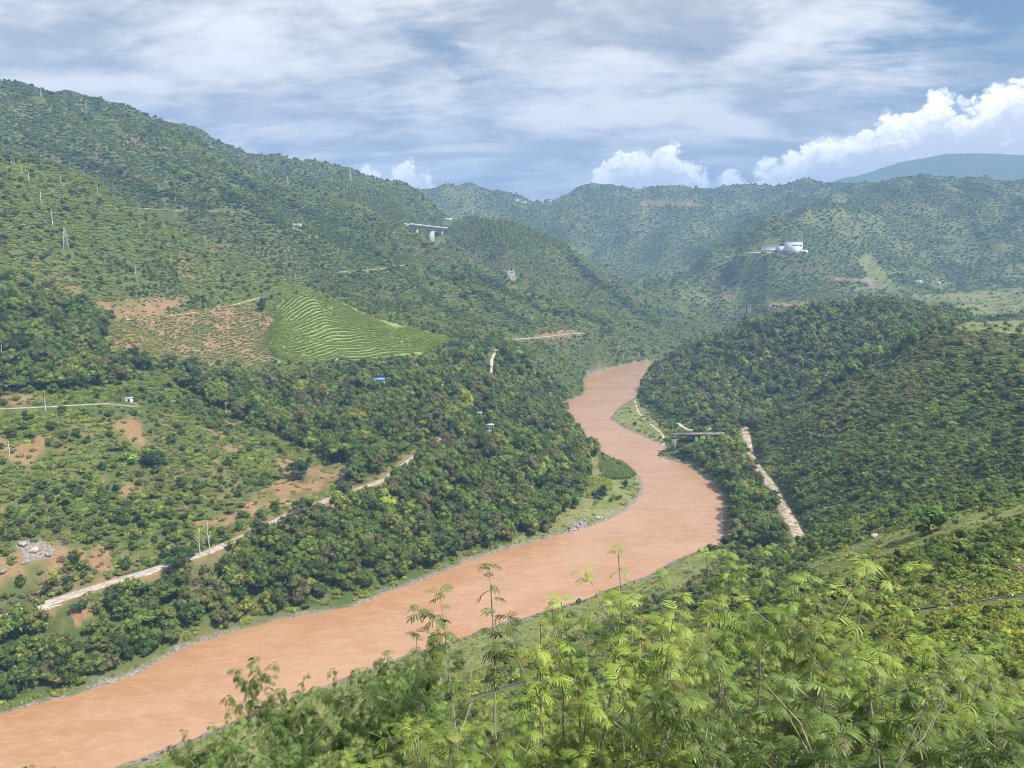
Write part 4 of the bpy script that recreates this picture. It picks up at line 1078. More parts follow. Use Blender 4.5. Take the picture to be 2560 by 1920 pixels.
# --- black pipes on the near slope
def pipeline(pts, dmin, r_, lab, dmax=400):
    P = smooth_line([cast(u, v, dmin, dmax) for u, v in pts], 1.5); P = on_ground(P, r_ + .35)
    for _ in range(6): P[1:-1, 2] = .25 * P[:-2, 2] + .5 * P[1:-1, 2] + .25 * P[2:, 2]
    P[:, 2] = np.maximum(P[:, 2], height(P[:, 0], P[:, 1]) + r_ * .9)
    e = empty('black_pipe', P[0]); tag(e, lab, 'pipe')
    Parts().tube(P - P[0], np.full(len(P), r_), 8).build('pipe_run', M['pipe'], e, True)
    for k in range(3, len(P), 7):
        t_ = P[min(k + 1, len(P) - 1)] - P[k - 1]; t_ /= np.linalg.norm(t_)
        Parts().tube([P[k] - P[0] - t_ * .12, P[k] - P[0] + t_ * .12], [r_ * 1.35] * 2, 8).build('joint_collar', M['steel'], e)
    for p in P[::2]: keep_clear(p[0], p[1], .9, 3.5)
pipeline([(1905, 1336), (1936, 1329), (2010, 1318), (2090, 1306), (2168, 1295), (2240, 1284), (2330, 1270)], 40, .10, 'black pipe running across the scrub slope at the right edge')
pipeline([(1020, 1506), (1063, 1494), (1168, 1463), (1246, 1432), (1332, 1405), (1400, 1385)], 90, .16, 'black pipe crossing the lower slope behind the feathery shrubs')
# --- post among the near shrubs
p = pt(1383, 1381, 46); gz = float(height(p[0], p[1]))
e = empty('wooden_post', (p[0], p[1], gz)); tag(e, 'pale bare post standing among the shrubs below the river bend', 'post')
Parts().tube([(0, 0, -.5), (.02, 0, (p[2] - gz) * .5), (-.03, 0, p[2] - gz)], [.10, .085, .075], 8).build('shaft', M['bare_wood'], e, True)
Parts().box((.02, 0, p[2] - gz - .25), (.5, .06, .06)).build('crosspiece', M['bare_wood'], e)
CLEAR_A = np.array(CLEAR)

# ------------------------------------------------------------------ plant forms
def leaf_material(name, trans=.28, rough=.6):
    m, g, out = material(name)
    a = g.add('ShaderNodeAttribute'); a.attribute_type = 'INSTANCER'; a.attribute_name = 'tint'
    t = g.add('ShaderNodeAttribute'); t.attribute_name = 'tone'
    c = g.mix(1.0, a.outputs['Color'], t.outputs['Color'], 'MULTIPLY')
    p = g.add('ShaderNodeBsdfPrincipled'); g.l.new(c, p.inputs['Base Color']); p.inputs['Roughness'].default_value = rough; p.inputs['Specular IOR Level'].default_value = .25
    tr = g.add('ShaderNodeBsdfTranslucent'); g.l.new(g.mix(.5, c, g.mix(1.0, c, (1.3, 1.5, .5), 'MULTIPLY')), tr.inputs['Color'])
    mx = g.add('ShaderNodeMixShader'); mx.inputs[0].default_value = trans
    g.l.new(p.outputs[0], mx.inputs[1]); g.l.new(tr.outputs[0], mx.inputs[2]); g.l.new(mx.outputs[0], out.inputs['Surface'])
    return m
LEAF = leaf_material('leaf_green')
bark, bg_, bo_ = material('bark')
bgeo = bg_.add('ShaderNodeNewGeometry')
bn = bg_.noise(bgeo.outputs['Position'], 4, 4, .6)
principled(bg_, bo_, bg_.mix(bn, (.075, .055, .04), (.20, .165, .13)), .9, .1)

def cards(C, Nrm, size, aspect, r):
    """one bent leaf-spray quad per centre"""
    n = len(C)
    t = np.cross(Nrm, rand_dirs(r, n)); t /= np.linalg.norm(t, axis=1)[:, None] + 1e-9
    b = np.cross(Nrm, t)
    s = size[:, None]
    V = np.stack([C - t * s - b * s * aspect * .35, C - b * s * aspect - Nrm * s * .15, C + t * s + b * s * aspect * .2 - Nrm * s * .25, C + b * s * aspect - Nrm * s * .1], 1)
    return V.reshape(-1, 3), np.arange(n * 4).reshape(-1, 4)
def crown_arrays(seed, lobes, r_lo, r_hi, span, n_leaf, leaf, flat=1.0, base=0.0, layered=0.0):
    r = np.random.default_rng(seed)
    V, FT, FQ, tone = [], [], [], []
    nv = 0
    L = []
    for k in range(lobes):
        for _ in range(30):
            p = rand_dirs(r, 1)[0] * (r.random() ** .45)
            p = np.array([p[0] * span[0], p[1] * span[0], base + (p[2] * .5 + .5) * span[1]])
            if all(np.linalg.norm((p - q[0]) * (1, 1, 1.3)) > .55 * (q[1]) for q in L): break
        rr = r.uniform(r_lo, r_hi) * (1.12 - .35 * np.hypot(p[0], p[1]) / max(span[0], .01))
        L.append((p, rr))
    for p, rr in L:
        lt = r.uniform(.66, 1.34)
        v = ICO_V * (1 + .30 * np.sin(ICO_V @ r.normal(size=3) * 4 + r.uniform(0, 6))[:, None] * .6)
        v = v * rr * .76 * np.array([1, 1, flat]) + p
        V.append(v); FT.append(ICO_F + nv); nv += len(v); tone.append(np.full(len(v), lt * .85))
        m = int(n_leaf * rr ** 2 / sum(q[1] ** 2 for q in L))
        d = rand_dirs(r, int(m * 1.5)); d = d[(d[:, 2] > -.55) | (r.random(len(d)) < .3)][:m]
        c = p + d * rr * np.array([1, 1, flat]) * r.uniform(.72, 1.0, (len(d), 1)) * (1 + .42 * (r.random((len(d), 1)) < .16))
        nn = d * .7 + r.normal(size=d.shape) * .45 + np.array([0, 0, .45 + layered]); nn /= np.linalg.norm(nn, axis=1)[:, None]
        cv, cf = cards(c, nn, leaf * r.uniform(.6, 1.35, len(d)), .62, r)
        V.append(cv); FQ.append(cf + nv); nv += len(cv)
        tone.append(np.repeat(lt * r.uniform(.72, 1.3, len(d)), 4))
    return np.vstack(V), np.vstack(FT), np.vstack(FQ), np.concatenate(tone)
def add_tone(me, tone):
    c = np.ones((len(tone), 4), np.float32)
    c[:, 0] = tone; c[:, 1] = tone; c[:, 2] = tone
    at = me.attributes.new('tone', 'FLOAT_COLOR', 'POINT'); at.data.foreach_set('color', c.ravel())
def trunk_arrays(seed, h, rad, limbs=3, reach=.5):
    r = np.random.default_rng(seed)
    V, Q, nv = [], [], 0
    lean = r.normal(size=2) * .06
    path = [(lean[0] * t + .02 * math.sin(5 * t), lean[1] * t, -.25 + t * (h + .25)) for t in np.linspace(0, 1, 5)]
    v, q = tube_arrays(path, rad * np.linspace(1.25, .6, 5), 6); V.append(v); Q.append(q); nv += len(v)
    for k in range(limbs):
        a = k * 2 * math.pi / limbs + r.uniform(0, 1)
        s = np.array(path[3]); e = np.array([math.cos(a) * reach, math.sin(a) * reach, h + r.uniform(.2, .5)])
        v, q = tube_arrays([s, s * .5 + e * .5 + [0, 0, -.05], e], rad * np.array([.55, .4, .2]), 5); V.append(v); Q.append(q + nv); nv += len(v)
    return np.vstack(V), np.vstack(Q)
def make_form(name, crown, trunk=None):
    """returns (joined mesh for scattering, crown mesh, trunk mesh)"""
    V, FT, FQ, tone = crown
    cm = mesh_np(name + '_crown', V, [FT, FQ], [LEAF]); add_tone(cm, tone)
    if trunk is None:
        return cm, cm, None
    tv, tq = trunk
    tk = mesh_np(name + '_trunk', tv, tq, [bark], True)
    jm = mesh_np(name, np.vstack([V, tv]), [FT, FQ, tq + len(V)], [LEAF, bark]); add_tone(jm, np.concatenate([tone, np.ones(len(tv))]))
    mi = np.zeros(len(FT) + len(FQ) + len(tq), np.int32); mi[len(FT) + len(FQ):] = 1
    jm.polygons.foreach_set('material_index', mi)
    return jm, cm, tk
TREE_FORMS = [make_form('broadleaf_tree', crown_arrays(100 + k, 16 + k, .22, .44, (.78, 1.15 + .12 * (k % 3)), 1000, .085, .85, .35), trunk_arrays(200 + k, .75, .07)) for k in range(5)]
TREE_FORMS += [make_form('spreading_tree', crown_arrays(120 + k, 13, .26, .40, (.85, .55), 900, .085, .6, .75, .5), trunk_arrays(220 + k, .95, .06, 4, .6)) for k in range(2)]
BUSH_FORMS = [make_form('shrub_form', crown_arrays(140 + k, 10 + k, .24, .48, (.80, .42), 620, .11, .85, -.05, .2)) for k in range(4)]
SLENDER_FORMS = [make_form('slender_tree', crown_arrays(160 + k, 7, .16, .26, (.16, 1.9), 300, .075, 1.3, .6), trunk_arrays(260 + k, 1.6, .035, 0)) for k in range(2)]
def tuft_arrays(seed, n, h, spread, w):
    r = np.random.default_rng(seed); V, Q = [], []
    for k in range(n):
        a = r.uniform(0, 2 * math.pi); o = np.array([r.normal() * spread * .3, r.normal() * spread * .3, 0])
        d = np.array([math.cos(a), math.sin(a), 0]); s = np.array([-d[1], d[0], 0]) * w
        hh = h * r.uniform(.6, 1.1)
        p0, p1, p2 = o, o + d * spread * .35 + [0, 0, hh * .75], o + d * spread * r.uniform(.7, 1.2) + [0, 0, hh * r.uniform(.55, 1)]
        i = len(V) * 6
        V.append(np.array([p0 - s * .6, p0 + s * .6, p1 - s, p1 + s, p2 - s * .15, p2 + s * .15])); Q += [[i, i + 1, i + 3, i + 2], [i + 2, i + 3, i + 5, i + 4]]
    V = np.vstack(V); Q = np.array(Q)
    me = mesh_np('leafy_clump', V, Q, [LEAF]); add_tone(me, np.repeat(r.uniform(.75, 1.25, n), 6))
    return me
CLUMPS = [tuft_arrays(300 + k, 26, 1.0, .75, .09) for k in range(3)]
proto_col = bpy.data.collections.new('plant_forms')
FORM_MESHES = [f[0] for f in TREE_FORMS] + [f[0] for f in BUSH_FORMS] + [f[0] for f in SLENDER_FORMS] + CLUMPS
for k, me in enumerate(FORM_MESHES):
    proto_col.objects.link(bpy.data.objects.new('form_%02d' % k, me))
T0, B0, S0, C0 = 0, len(TREE_FORMS), len(TREE_FORMS) + len(BUSH_FORMS), len(TREE_FORMS) + len(BUSH_FORMS) + len(SLENDER_FORMS)

ng = bpy.data.node_groups.new('scatter_plants', 'GeometryNodeTree')
ng.interface.new_socket('Geometry', in_out='INPUT', socket_type='NodeSocketGeometry'); ng.interface.new_socket('Geometry', in_out='OUTPUT', socket_type='NodeSocketGeometry')
gi, go = ng.nodes.new('NodeGroupInput'), ng.nodes.new('NodeGroupOutput')
ip = ng.nodes.new('GeometryNodeInstanceOnPoints'); ci_ = ng.nodes.new('GeometryNodeCollectionInfo')
ci_.inputs['Collection'].default_value = proto_col; ci_.inputs['Separate Children'].default_value = True; ci_.inputs['Reset Children'].default_value = True
def named(nm, typ):
    nd = ng.nodes.new('GeometryNodeInputNamedAttribute'); nd.data_type = typ; nd.inputs['Name'].default_value = nm
    return next(o for o in nd.outputs if o.enabled and o.name == 'Attribute')
ng.links.new(gi.outputs[0], ip.inputs['Points']); ng.links.new(ci_.outputs[0], ip.inputs['Instance'])
ip.inputs['Pick Instance'].default_value = True
ng.links.new(named('form', 'INT'), ip.inputs['Instance Index']); ng.links.new(named('turn', 'FLOAT_VECTOR'), ip.inputs['Rotation']); ng.links.new(named('size', 'FLOAT_VECTOR'), ip.inputs['Scale'])
ng.links.new(ip.outputs[0], go.inputs[0])
def scatter(name, P, form, size, turn, tint):
    me = bpy.data.meshes.new(name); P = np.asarray(P, np.float32)
    me.vertices.add(len(P)); me.vertices.foreach_set('co', P.ravel())
    for nm, typ, arr, fld in (('form', 'INT', np.asarray(form, np.int32), 'value'), ('size', 'FLOAT_VECTOR', np.asarray(size, np.float32), 'vector'), ('turn', 'FLOAT_VECTOR', np.asarray(turn, np.float32), 'vector'),
                              ('tint', 'FLOAT_COLOR', np.concatenate([tint, np.ones((len(P), 1))], 1).astype(np.float32), 'color')):
        at = me.attributes.new(nm, typ, 'POINT'); at.data.foreach_set(fld, arr.ravel())
    o = link(name, me); md = o.modifiers.new('plants', 'NODES'); md.node_group = ng
    tag(o, kind='stuff')
    return o

# ------------------------------------------------------------------ where plants grow
RM = np.maximum.accumulate((Z - CAM_H) / GD, axis=1)
def seen(x, y, z, margin=.006):
    a = np.arctan2(x, y); l = np.log(np.hypot(x, y))
    i = np.clip(np.searchsorted(AZ, a) - 1, 0, len(AZ) - 2); j = np.clip(np.searchsorted(LD, l) - 2, 0, len(LD) - 2)
    return (z - CAM_H) / np.hypot(x, y) >= np.minimum(RM[i, j], RM[i + 1, j]) - margin
ROADS = [(MAIN_ROAD, 4.5), (TRACK_R, 5.2), (PATH_M, 3.2), (PATH_F, 2.6), (PATH_H, 3.5), (PATH_S, 3.0), (PATH_L, 4), (PATH_U, 3)]
def candidates(d0, d1, s, amax=37.0):
    am = math.radians(amax); w = d1 * math.sin(am)
    gx_, gy_ = np.meshgrid(np.arange(-w, w, s), np.arange(d0 * math.cos(am) - s, d1 + s, s))
    gx_, gy_ = gx_.ravel(), gy_.ravel()
    k = (np.abs(np.arctan2(gx_, gy_)) < am) & (np.hypot(gx_, gy_) > d0 - s) & (np.hypot(gx_, gy_) < d1 + s)
    gx_, gy_ = gx_[k], gy_[k]
    x = gx_ + rng.uniform(-.62, .62, len(gx_)) * s; y = gy_ + rng.uniform(-.62, .62, len(gx_)) * s
    d = np.hypot(x, y); q = (d >= d0) & (d < d1)
    x, y = x[q], y[q]
    return x, y, height(x, y)
def clear_of(x, y, r=1.0):
    ok = np.ones(len(x), bool)
    near = np.hypot(x, y) < 2000
    sd_ = np.full(len(x), 99.0)
    if near.any():
        sd_[near] = seg_dist(x[near], y[near], RIVER, True) * np.where(inside(x[near], y[near], RIVER), -1, 1)
    ok &= sd_ > 2.2 + .75 * r
    for P_, w in ROADS:
        q = (x > P_[:, 0].min() - 9) & (x < P_[:, 0].max() + 9) & (y > P_[:, 1].min() - 9) & (y < P_[:, 1].max() + 9)
        if q.any():
            k = np.nonzero(q)[0]
            ok[k[seg_dist(x[k], y[k], P_[:, :2]) < w + .45 * (r if np.isscalar(r) else r[k])]] = False
    rr = np.broadcast_to(np.asarray(r, float), x.shape)
    for cx, cy, cr in CLEAR_A:
        q = np.nonzero((np.abs(x - cx) < cr + 4) & (np.abs(y - cy) < cr + 4))[0]
        if len(q): ok[q[np.hypot(x[q] - cx, y[q] - cy) < cr + .45 * np.minimum(rr[q], 5)]] = False
    return ok, sd_
GREENS = np.array([[.056, .094, .016], [.088, .138, .022], [.138, .190, .030], [.190, .238, .040], [.240, .285, .046], [.300, .360, .048]])
DRY = np.array([[.190, .205, .070], [.215, .205, .082], [.220, .190, .090]])
def mix_tint(n, lo, hi, jit=.18):
    t = np.clip(rng.normal((lo + hi) / 2, (hi - lo) / 3, n), 0, 4.99)
    i = t.astype(int); f = (t - i)[:, None]
    c = GREENS[i] * (1 - f) + GREENS[i + 1] * f
    return c * rng.uniform(1 - jit, 1 + jit, (n, 1)) * rng.uniform(.90, 1.10, (n, 3))
class Bag:
    def __init__(s): s.P, s.f, s.s, s.t, s.c = [], [], [], [], []
    def add(s, x, y, z, form, size, tint, tilt=.06):
        n = len(x)
        if not n: return
        s.P.append(np.stack([x, y, z], 1)); s.f.append(form); s.s.append(size); s.c.append(tint)
        s.t.append(np.stack([rng.normal(0, tilt, n), rng.normal(0, tilt, n), rng.uniform(0, 6.283, n)], 1))
    def get(s): return [np.concatenate(v) for v in (s.P, s.f, s.s, s.t, s.c)]
trees, bushes, farveg, crops = Bag(), Bag(), Bag(), Bag()
def sz(r, zlo=.85, zhi=1.2):
    n = len(r); return np.stack([r * rng.uniform(.9, 1.12, n), r * rng.uniform(.9, 1.12, n), r * rng.uniform(zlo, zhi, n)], 1)
# woods
for d0, d1, s, r0, r1 in ((170, 330, 4.6, 2.6, 6.4), (330, 700, 5.6, 2.8, 8.0), (700, 1260, 6.4, 2.8, 7.2)):
    x, y, z = candidates(d0, d1, s)
    big = fbm(x, y, 45, 91, 2)
    r = np.clip(r0 + (r1 - r0) * (rng.beta(1.6, 2.2, len(x)) + .35 * big), r0 * .7, r1 * 1.2)
    k = zone_mask('wood', x, y, z, 9) & ~zone_mask('earth', x, y, z, 4) & ~zone_mask('rock', x, y, z)
    k &= seen(x, y, z + r * 1.6, .01)
    x, y, z, r = x[k], y[k], z[k], r[k]
    ok, sd_ = clear_of(x, y, r)
    x, y, z, r = x[ok], y[ok], z[ok], r[ok]
    right = x > 110
    c = mix_tint(len(x), .3, 3.4, .25)
    c[right] = mix_tint(int(right.sum()), .8, 4.0, .25)
    ol = (rng.random(len(x)) < .12); c[ol] = DRY[rng.integers(0, 2, int(ol.sum()))] * .75
    trees.add(x, y, z - .25, rng.integers(T0, B0, len(x)), sz(r, .95, 1.35), c)
# scrub: darker trees along the gullies, bright grass and young scrub along the crests
GULLIES = [([(1010, 582), (1060, 604), (1180, 660), (1310, 710)], 13, .2, 1.8), ([(925, 580), (1000, 615), (1060, 650), (1140, 705)], 9, .3, 2.0), ([(690, 490), (800, 545), (880, 600), (980, 680)], 9, .3, 2.0), ([(345, 343), (430, 395), (530, 442), (640, 500)], 12, .2, 1.8),
           ([(60, 300), (180, 350), (330, 420), (450, 450)], 12, .2, 1.8), ([(480, 372), (600, 430), (720, 480)], 9, .4, 2.2), ([(1230, 560), (1330, 640), (1420, 700)], 8, .4, 2.2),
           ([(1008, 560), (1134, 637), (1219, 680), (1295, 712)], 8, 3.8, 4.95), ([(1180, 519), (1280, 567), (1380, 617), (1450, 652), (1555, 715)], 7, 3.8, 4.95), ([(350, 292), (480, 348), (540, 378), (640, 402), (800, 456)], 9, 3.0, 4.6), ([(200, 245), (330, 330), (470, 420)], 8, 3.0, 4.4), ([(870, 490), (940, 530), (1008, 560)], 8, 3.0, 4.6)]
for d0, d1, s, r0, r1 in ((30, 110, 1.35, .6, 1.5), (110, 300, 2.1, 1.0, 2.5), (300, 720, 2.25, 1.2, 3.2), (720, 1000, 2.6, 1.3, 3.2), (1000, 1700, 3.3, 1.6, 3.8), (1700, 2600, 5.4, 2.3, 5.0), (2600, 3450, 7.5, 3, 6), (3450, 4400, 13, 4, 6.5)):
    x, y, z = candidates(d0, d1, s)
    k = seen(x, y, z + 4, .004)
    x, y, z = x[k], y[k], z[k]
    d = np.hypot(x, y)
    u, v, _ = project(x, y, z)
    n1 = fbm(x, y, 40 + d * .02, 95, 3); n2 = fbm(x, y, 220, 97, 3); n3 = fbm(x, y, 110, 99, 3)
    wood = zone_mask('wood', x, y, z, 9); earth = zone_mask('earth', x, y, z, 7); grass = zone_mask('grass', x, y, z, 3); crop = zone_mask('crop', x, y, z, 3); rock_ = zone_mask('rock', x, y, z, 4); plant = zone_mask('plantation', x, y, z, 6)
    right1 = (u > 1600) & (d < 860) & (d > 120)
    gul = 1 - np.abs(fbm(x + fbm(x, y, 420, 3, 2) * 160, y * .75 - fbm(x, y, 420, 3, 2) * 160, 330, 11, 3)) * 2.2
    keep = rng.random(len(x)) < np.clip(.86 + .5 * n1, .35, 1.0)
    sparse = (d > 380) & (d < 760) & (u < 760) & (v > 850)
    keep &= ~(sparse & (rng.random(len(x)) < np.clip(.08 + 1.5 * fbm(x, y, 34, 81, 4), .05, .75)))
    keep &= ~(earth & (rng.random(len(x)) < .72)); keep &= ~crop; keep &= ~(grass & (rng.random(len(x)) < .93)); keep &= ~(rock_ & (rng.random(len(x)) < .85))
    far_ = (d > 1500) & ((x > 150) | (d > 2300)); keep &= ~(far_ & (rng.random(len(x)) < np.clip(.12 + .9 * fbm(x, y, 130, 87, 4), .0, .65)))
    keep &= ~(wood & (rng.random(len(x)) < .45))
    r = r0 + (r1 - r0) * np.clip(rng.beta(1.5, 2.6, len(x)) + .25 * n3, 0, 1.1)
    r = np.where(earth, np.minimum(r, 1.5), r)
    ok, sd_ = clear_of(x, y, r); keep &= ok
    x, y, z, r, d, u, v, n2, n3, wood, earth, right1, sd_, plant, gul = [q[keep] for q in (x, y, z, r, d, u, v, n2, n3, wood, earth, right1, sd_, plant, gul)]
    n = len(x)
    c = mix_tint(n, 1.6, 4.4); r_big = np.ones(n)
    dark = wood | ((gul < .25) & (d > 600)) | (right1 & (n2 < .25)) | (n3 < -.28)
    spur = (d > 560) & (d < 980) & (u < 700) & (v < 660); c[spur] = mix_tint(int(spur.sum()), 3.0, 4.95)
    c[dark] = mix_tint(int(dark.sum()), .7, 3.2)
    bigl = (d > 985) & (u < 900) & (d < 1700); c[bigl & ~dark] = mix_tint(int((bigl & ~dark).sum()), .6, 2.8)  # darker tints paint a cloud's shadow onto the big left hill's scrub
    dry = (n2 + .35 * n3 + rng.normal(0, .22, n) > .34) & ~wood
    c[dry] = DRY[rng.integers(0, 3, int(dry.sum()))] * rng.uniform(.75, 1.15, (int(dry.sum()), 1))
    mid_ = (d > 900) & (d < 1800) & (u < 1600)
    for line, wd, lo_, hi2 in GULLIES:
        m_ = mid_ & (seg_dist(u, v, np.array(line, float)) < wd * rng.uniform(.5, 1.2, n)); c[m_] = mix_tint(int(m_.sum()), lo_, hi2)
        if hi2 < 3: r_big[m_] = 1.5
    bright = rng.random(n) < .045
    c[bright] = mix_tint(int(bright.sum()), 4.2, 4.9)
    bank = (sd_ < 16) & (d < 700)
    c[bank] = mix_tint(int(bank.sum()), 2.6, 4.6)
    form = rng.integers(B0, S0, n); size = sz(r * r_big, .75, 1.15)
    tr = (rng.random(n) < np.where(d < 1000, .08, .05) * (1 + 1.6 * (n3 < -.2)) * np.where((u < 680) & (v > 1040) & (v < 1300), 2.6, 1)) & ~earth & (d > 140)
    form[tr] = rng.integers(T0, B0, int(tr.sum())); size[tr] *= 1.15
    c[tr] = mix_tint(int(tr.sum()), .3, 3.0)
    vf_ = d > 1700; c[vf_] = mix_tint(int(vf_.sum()), 1.4, 3.4)
    sl = plant & (rng.random(n) < .32)
    form[sl] = rng.integers(S0, C0, int(sl.sum())); size[sl] = np.array([5.0, 5.0, 4.6]) * rng.uniform(.75, 1.2, (int(sl.sum()), 1)); c[sl] = mix_tint(int(sl.sum()), 2.6, 4.3)
    tgt_tree = (form < B0) & (d < 700)
    near_b = (form >= B0) & (form < S0) & (d < 420)
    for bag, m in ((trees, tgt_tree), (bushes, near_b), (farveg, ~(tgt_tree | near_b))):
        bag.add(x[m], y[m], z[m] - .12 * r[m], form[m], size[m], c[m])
# terraced crop rows
def wline(pts, dmin=450):
    return np.array([cast(u, v, dmin) for u, v in pts])
up_edge = smooth_line(wline([(575, 742), (600, 665), (660, 630), (730, 652), (800, 685), (880, 707), (930, 722), (985, 735)]), 6)
lo_edge = smooth_line(wline([(575, 748), (600, 783), (680, 786), (760, 779), (830, 772), (900, 765), (950, 752), (985, 738)]), 6)
def resample(P, n):
    L = np.concatenate([[0], np.cumsum(np.linalg.norm(np.diff(P[:, :2], axis=0), axis=1))]); q = np.linspace(0, L[-1], n)
    return np.stack([np.interp(q, L, P[:, k]) for k in range(2)], 1)
ROWS = 25
ue, le = resample(up_edge, 220), resample(lo_edge, 220)
for k in range(ROWS):
    t = (k + .5) / ROWS
    row = le * (1 - t) + ue * t
    row = resample(row, int(np.linalg.norm(np.diff(row, axis=0), axis=1).sum() / 1.2))
    row = np.vstack([row + rng.normal(0, .25, row.shape), row + (ue[110] - le[110]) / ROWS * .32 + rng.normal(0, .2, row.shape)])
    row = row[rng.random(len(row)) < .93]
    zz_ = height(row[:, 0], row[:, 1])
    n = len(row)
    crops.add(row[:, 0], row[:, 1], zz_, rng.integers(C0, len(FORM_MESHES), n), sz(rng.uniform(1.2, 1.8, n), .6, .9), mix_tint(n, 3.9, 4.99), .1)
# low crops in rows on the red field
fl = wline([(240, 690), (350, 680), (450, 668), (560, 655)]); fb = wline([(240, 768), (400, 790), (570, 798), (600, 770)])
f1, f2 = resample(smooth_line(fl, 6), 120), resample(smooth_line(fb, 6), 120)
for k in range(30):
    t = (k + .5) / 30
    row = f2 * (1 - t) + f1 * t
    row = resample(row, int(np.linalg.norm(np.diff(row, axis=0), axis=1).sum() / 2.2)); row = row + rng.normal(0, .6, row.shape)
    row = row[fbm(row[:, 0], row[:, 1], 26, 103, 3) + rng.normal(0, .2, len(row)) > -.42]
    n = len(row)
    crops.add(row[:, 0], row[:, 1], height(row[:, 0], row[:, 1]), rng.integers(B0, S0, n), sz(rng.uniform(.8, 1.9, n), .7, 1.0), mix_tint(n, 2.2, 4.6))
# maize and reeds on the inner bend, tufts on the grass
for poly, s, lo, hi, dd, hgt_ in (([(1300, 992), (1345, 1000), (1372, 1026), (1360, 1034), (1310, 1036), (1296, 1010)], 1.3, 1.6, 2.6, (500, 650), 2.0), ([(1262, 1034), (1318, 1030), (1322, 1058), (1268, 1072)], 1.4, 4.2, 4.8, (400, 600), 1.3)):
    x, y, z = candidates(dd[0], dd[1], s, 12)
    u, v, _ = project(x, y, z); k = inside(u, v, np.array(poly, float)); x, y, z = x[k], y[k], z[k]; n = len(x)
    crops.add(x, y, z, rng.integers(C0, len(FORM_MESHES), n), sz(rng.uniform(.9, 1.2, n) * hgt_, .9, 1.2), mix_tint(n, lo, hi))
tufts = Bag()
for d0, d1, s in ((190, 460, 1.7), (460, 1000, 3.0)):
    x, y, z = candidates(d0, d1, s)
    k = zone_mask('grass', x, y, z, 5) & seen(x, y, z + 1); x, y, z = x[k], y[k], z[k]
    ok, sd_ = clear_of(x, y, .0); ok |= (sd_ > 1.2); dens = np.where(sd_ < 6, .75, .4); ok &= rng.random(len(x)) < dens
    x, y, z = x[ok], y[ok], z[ok]; n = len(x)
    tufts.add(x, y, z, rng.integers(C0, len(FORM_MESHES), n), sz(rng.uniform(.35, .9, n), .4, .9), np.where((sd_[ok] < 4.5)[:, None], np.array([.16, .10, .06]) * rng.uniform(.6, 1.3, (n, 1)), np.where(((y > 600) & (x > 60))[:, None], mix_tint(n, 4.0, 4.95), mix_tint(n, 2.2, 4.6))))
print('trees', sum(map(len, trees.f)), 'bushes', sum(map(len, bushes.f)), 'far', sum(map(len, farveg.f)), 'crops', sum(map(len, crops.f)), 'tufts', sum(map(len, tufts.f)))

# ------------------------------------------------------------------ the nearest plants as things, the rest as stuff
def pick(bag, n, ok):
    P, f, s, t, c = bag.get()
    u, v, fw = project(P[:, 0], P[:, 1], P[:, 2] + s[:, 2])
    d = np.hypot(P[:, 0], P[:, 1])
    vis = (u > 5) & (u < 2207) & (v > 5) & (v < 1654) & seen(P[:, 0], P[:, 1], P[:, 2] + s[:, 2] * .5, -.002) & ok(f, d, u, v)
    score = np.where(vis, s[:, 0] / d, 0)
    k = np.argsort(-score)[:n]
    k = k[score[k] > 0]
    rest = np.ones(len(P), bool); rest[k] = False
    return [q[k] for q in (P, f, s, t, c)] + [u[k], v[k]], [q[rest] for q in (P, f, s, t, c)]
tree_pick, tree_rest = pick(trees, 300, lambda f, d, u, v: (f < B0))
bush_pick, bush_rest = pick(bushes, 300, lambda f, d, u, v: d > 25)
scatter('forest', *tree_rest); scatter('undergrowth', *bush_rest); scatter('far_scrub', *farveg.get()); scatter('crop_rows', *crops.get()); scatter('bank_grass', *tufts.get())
TREE_OBJS, BUSH_OBJS = [], []
for P, f, s, t, c, u, v in zip(*tree_pick):
    e = empty('broadleaf_tree' if f < 5 else 'spreading_tree', P, t[2]); e.scale = s
    jm, cm, tk = TREE_FORMS[f]
    cr = link('crown', cm, e); cr['tint'] = [float(q) for q in c]
    link('trunk', tk, e)
    TREE_OBJS.append((e, u, v, c, s[0]))
for P, f, s, t, c, u, v in zip(*bush_pick):
    o = link('bush', BUSH_FORMS[f - B0][1]); o.location = P; o.rotation_euler = t; o.scale = s; o['tint'] = [float(q) for q in c]
    BUSH_OBJS.append((o, u, v, c, s[0]))

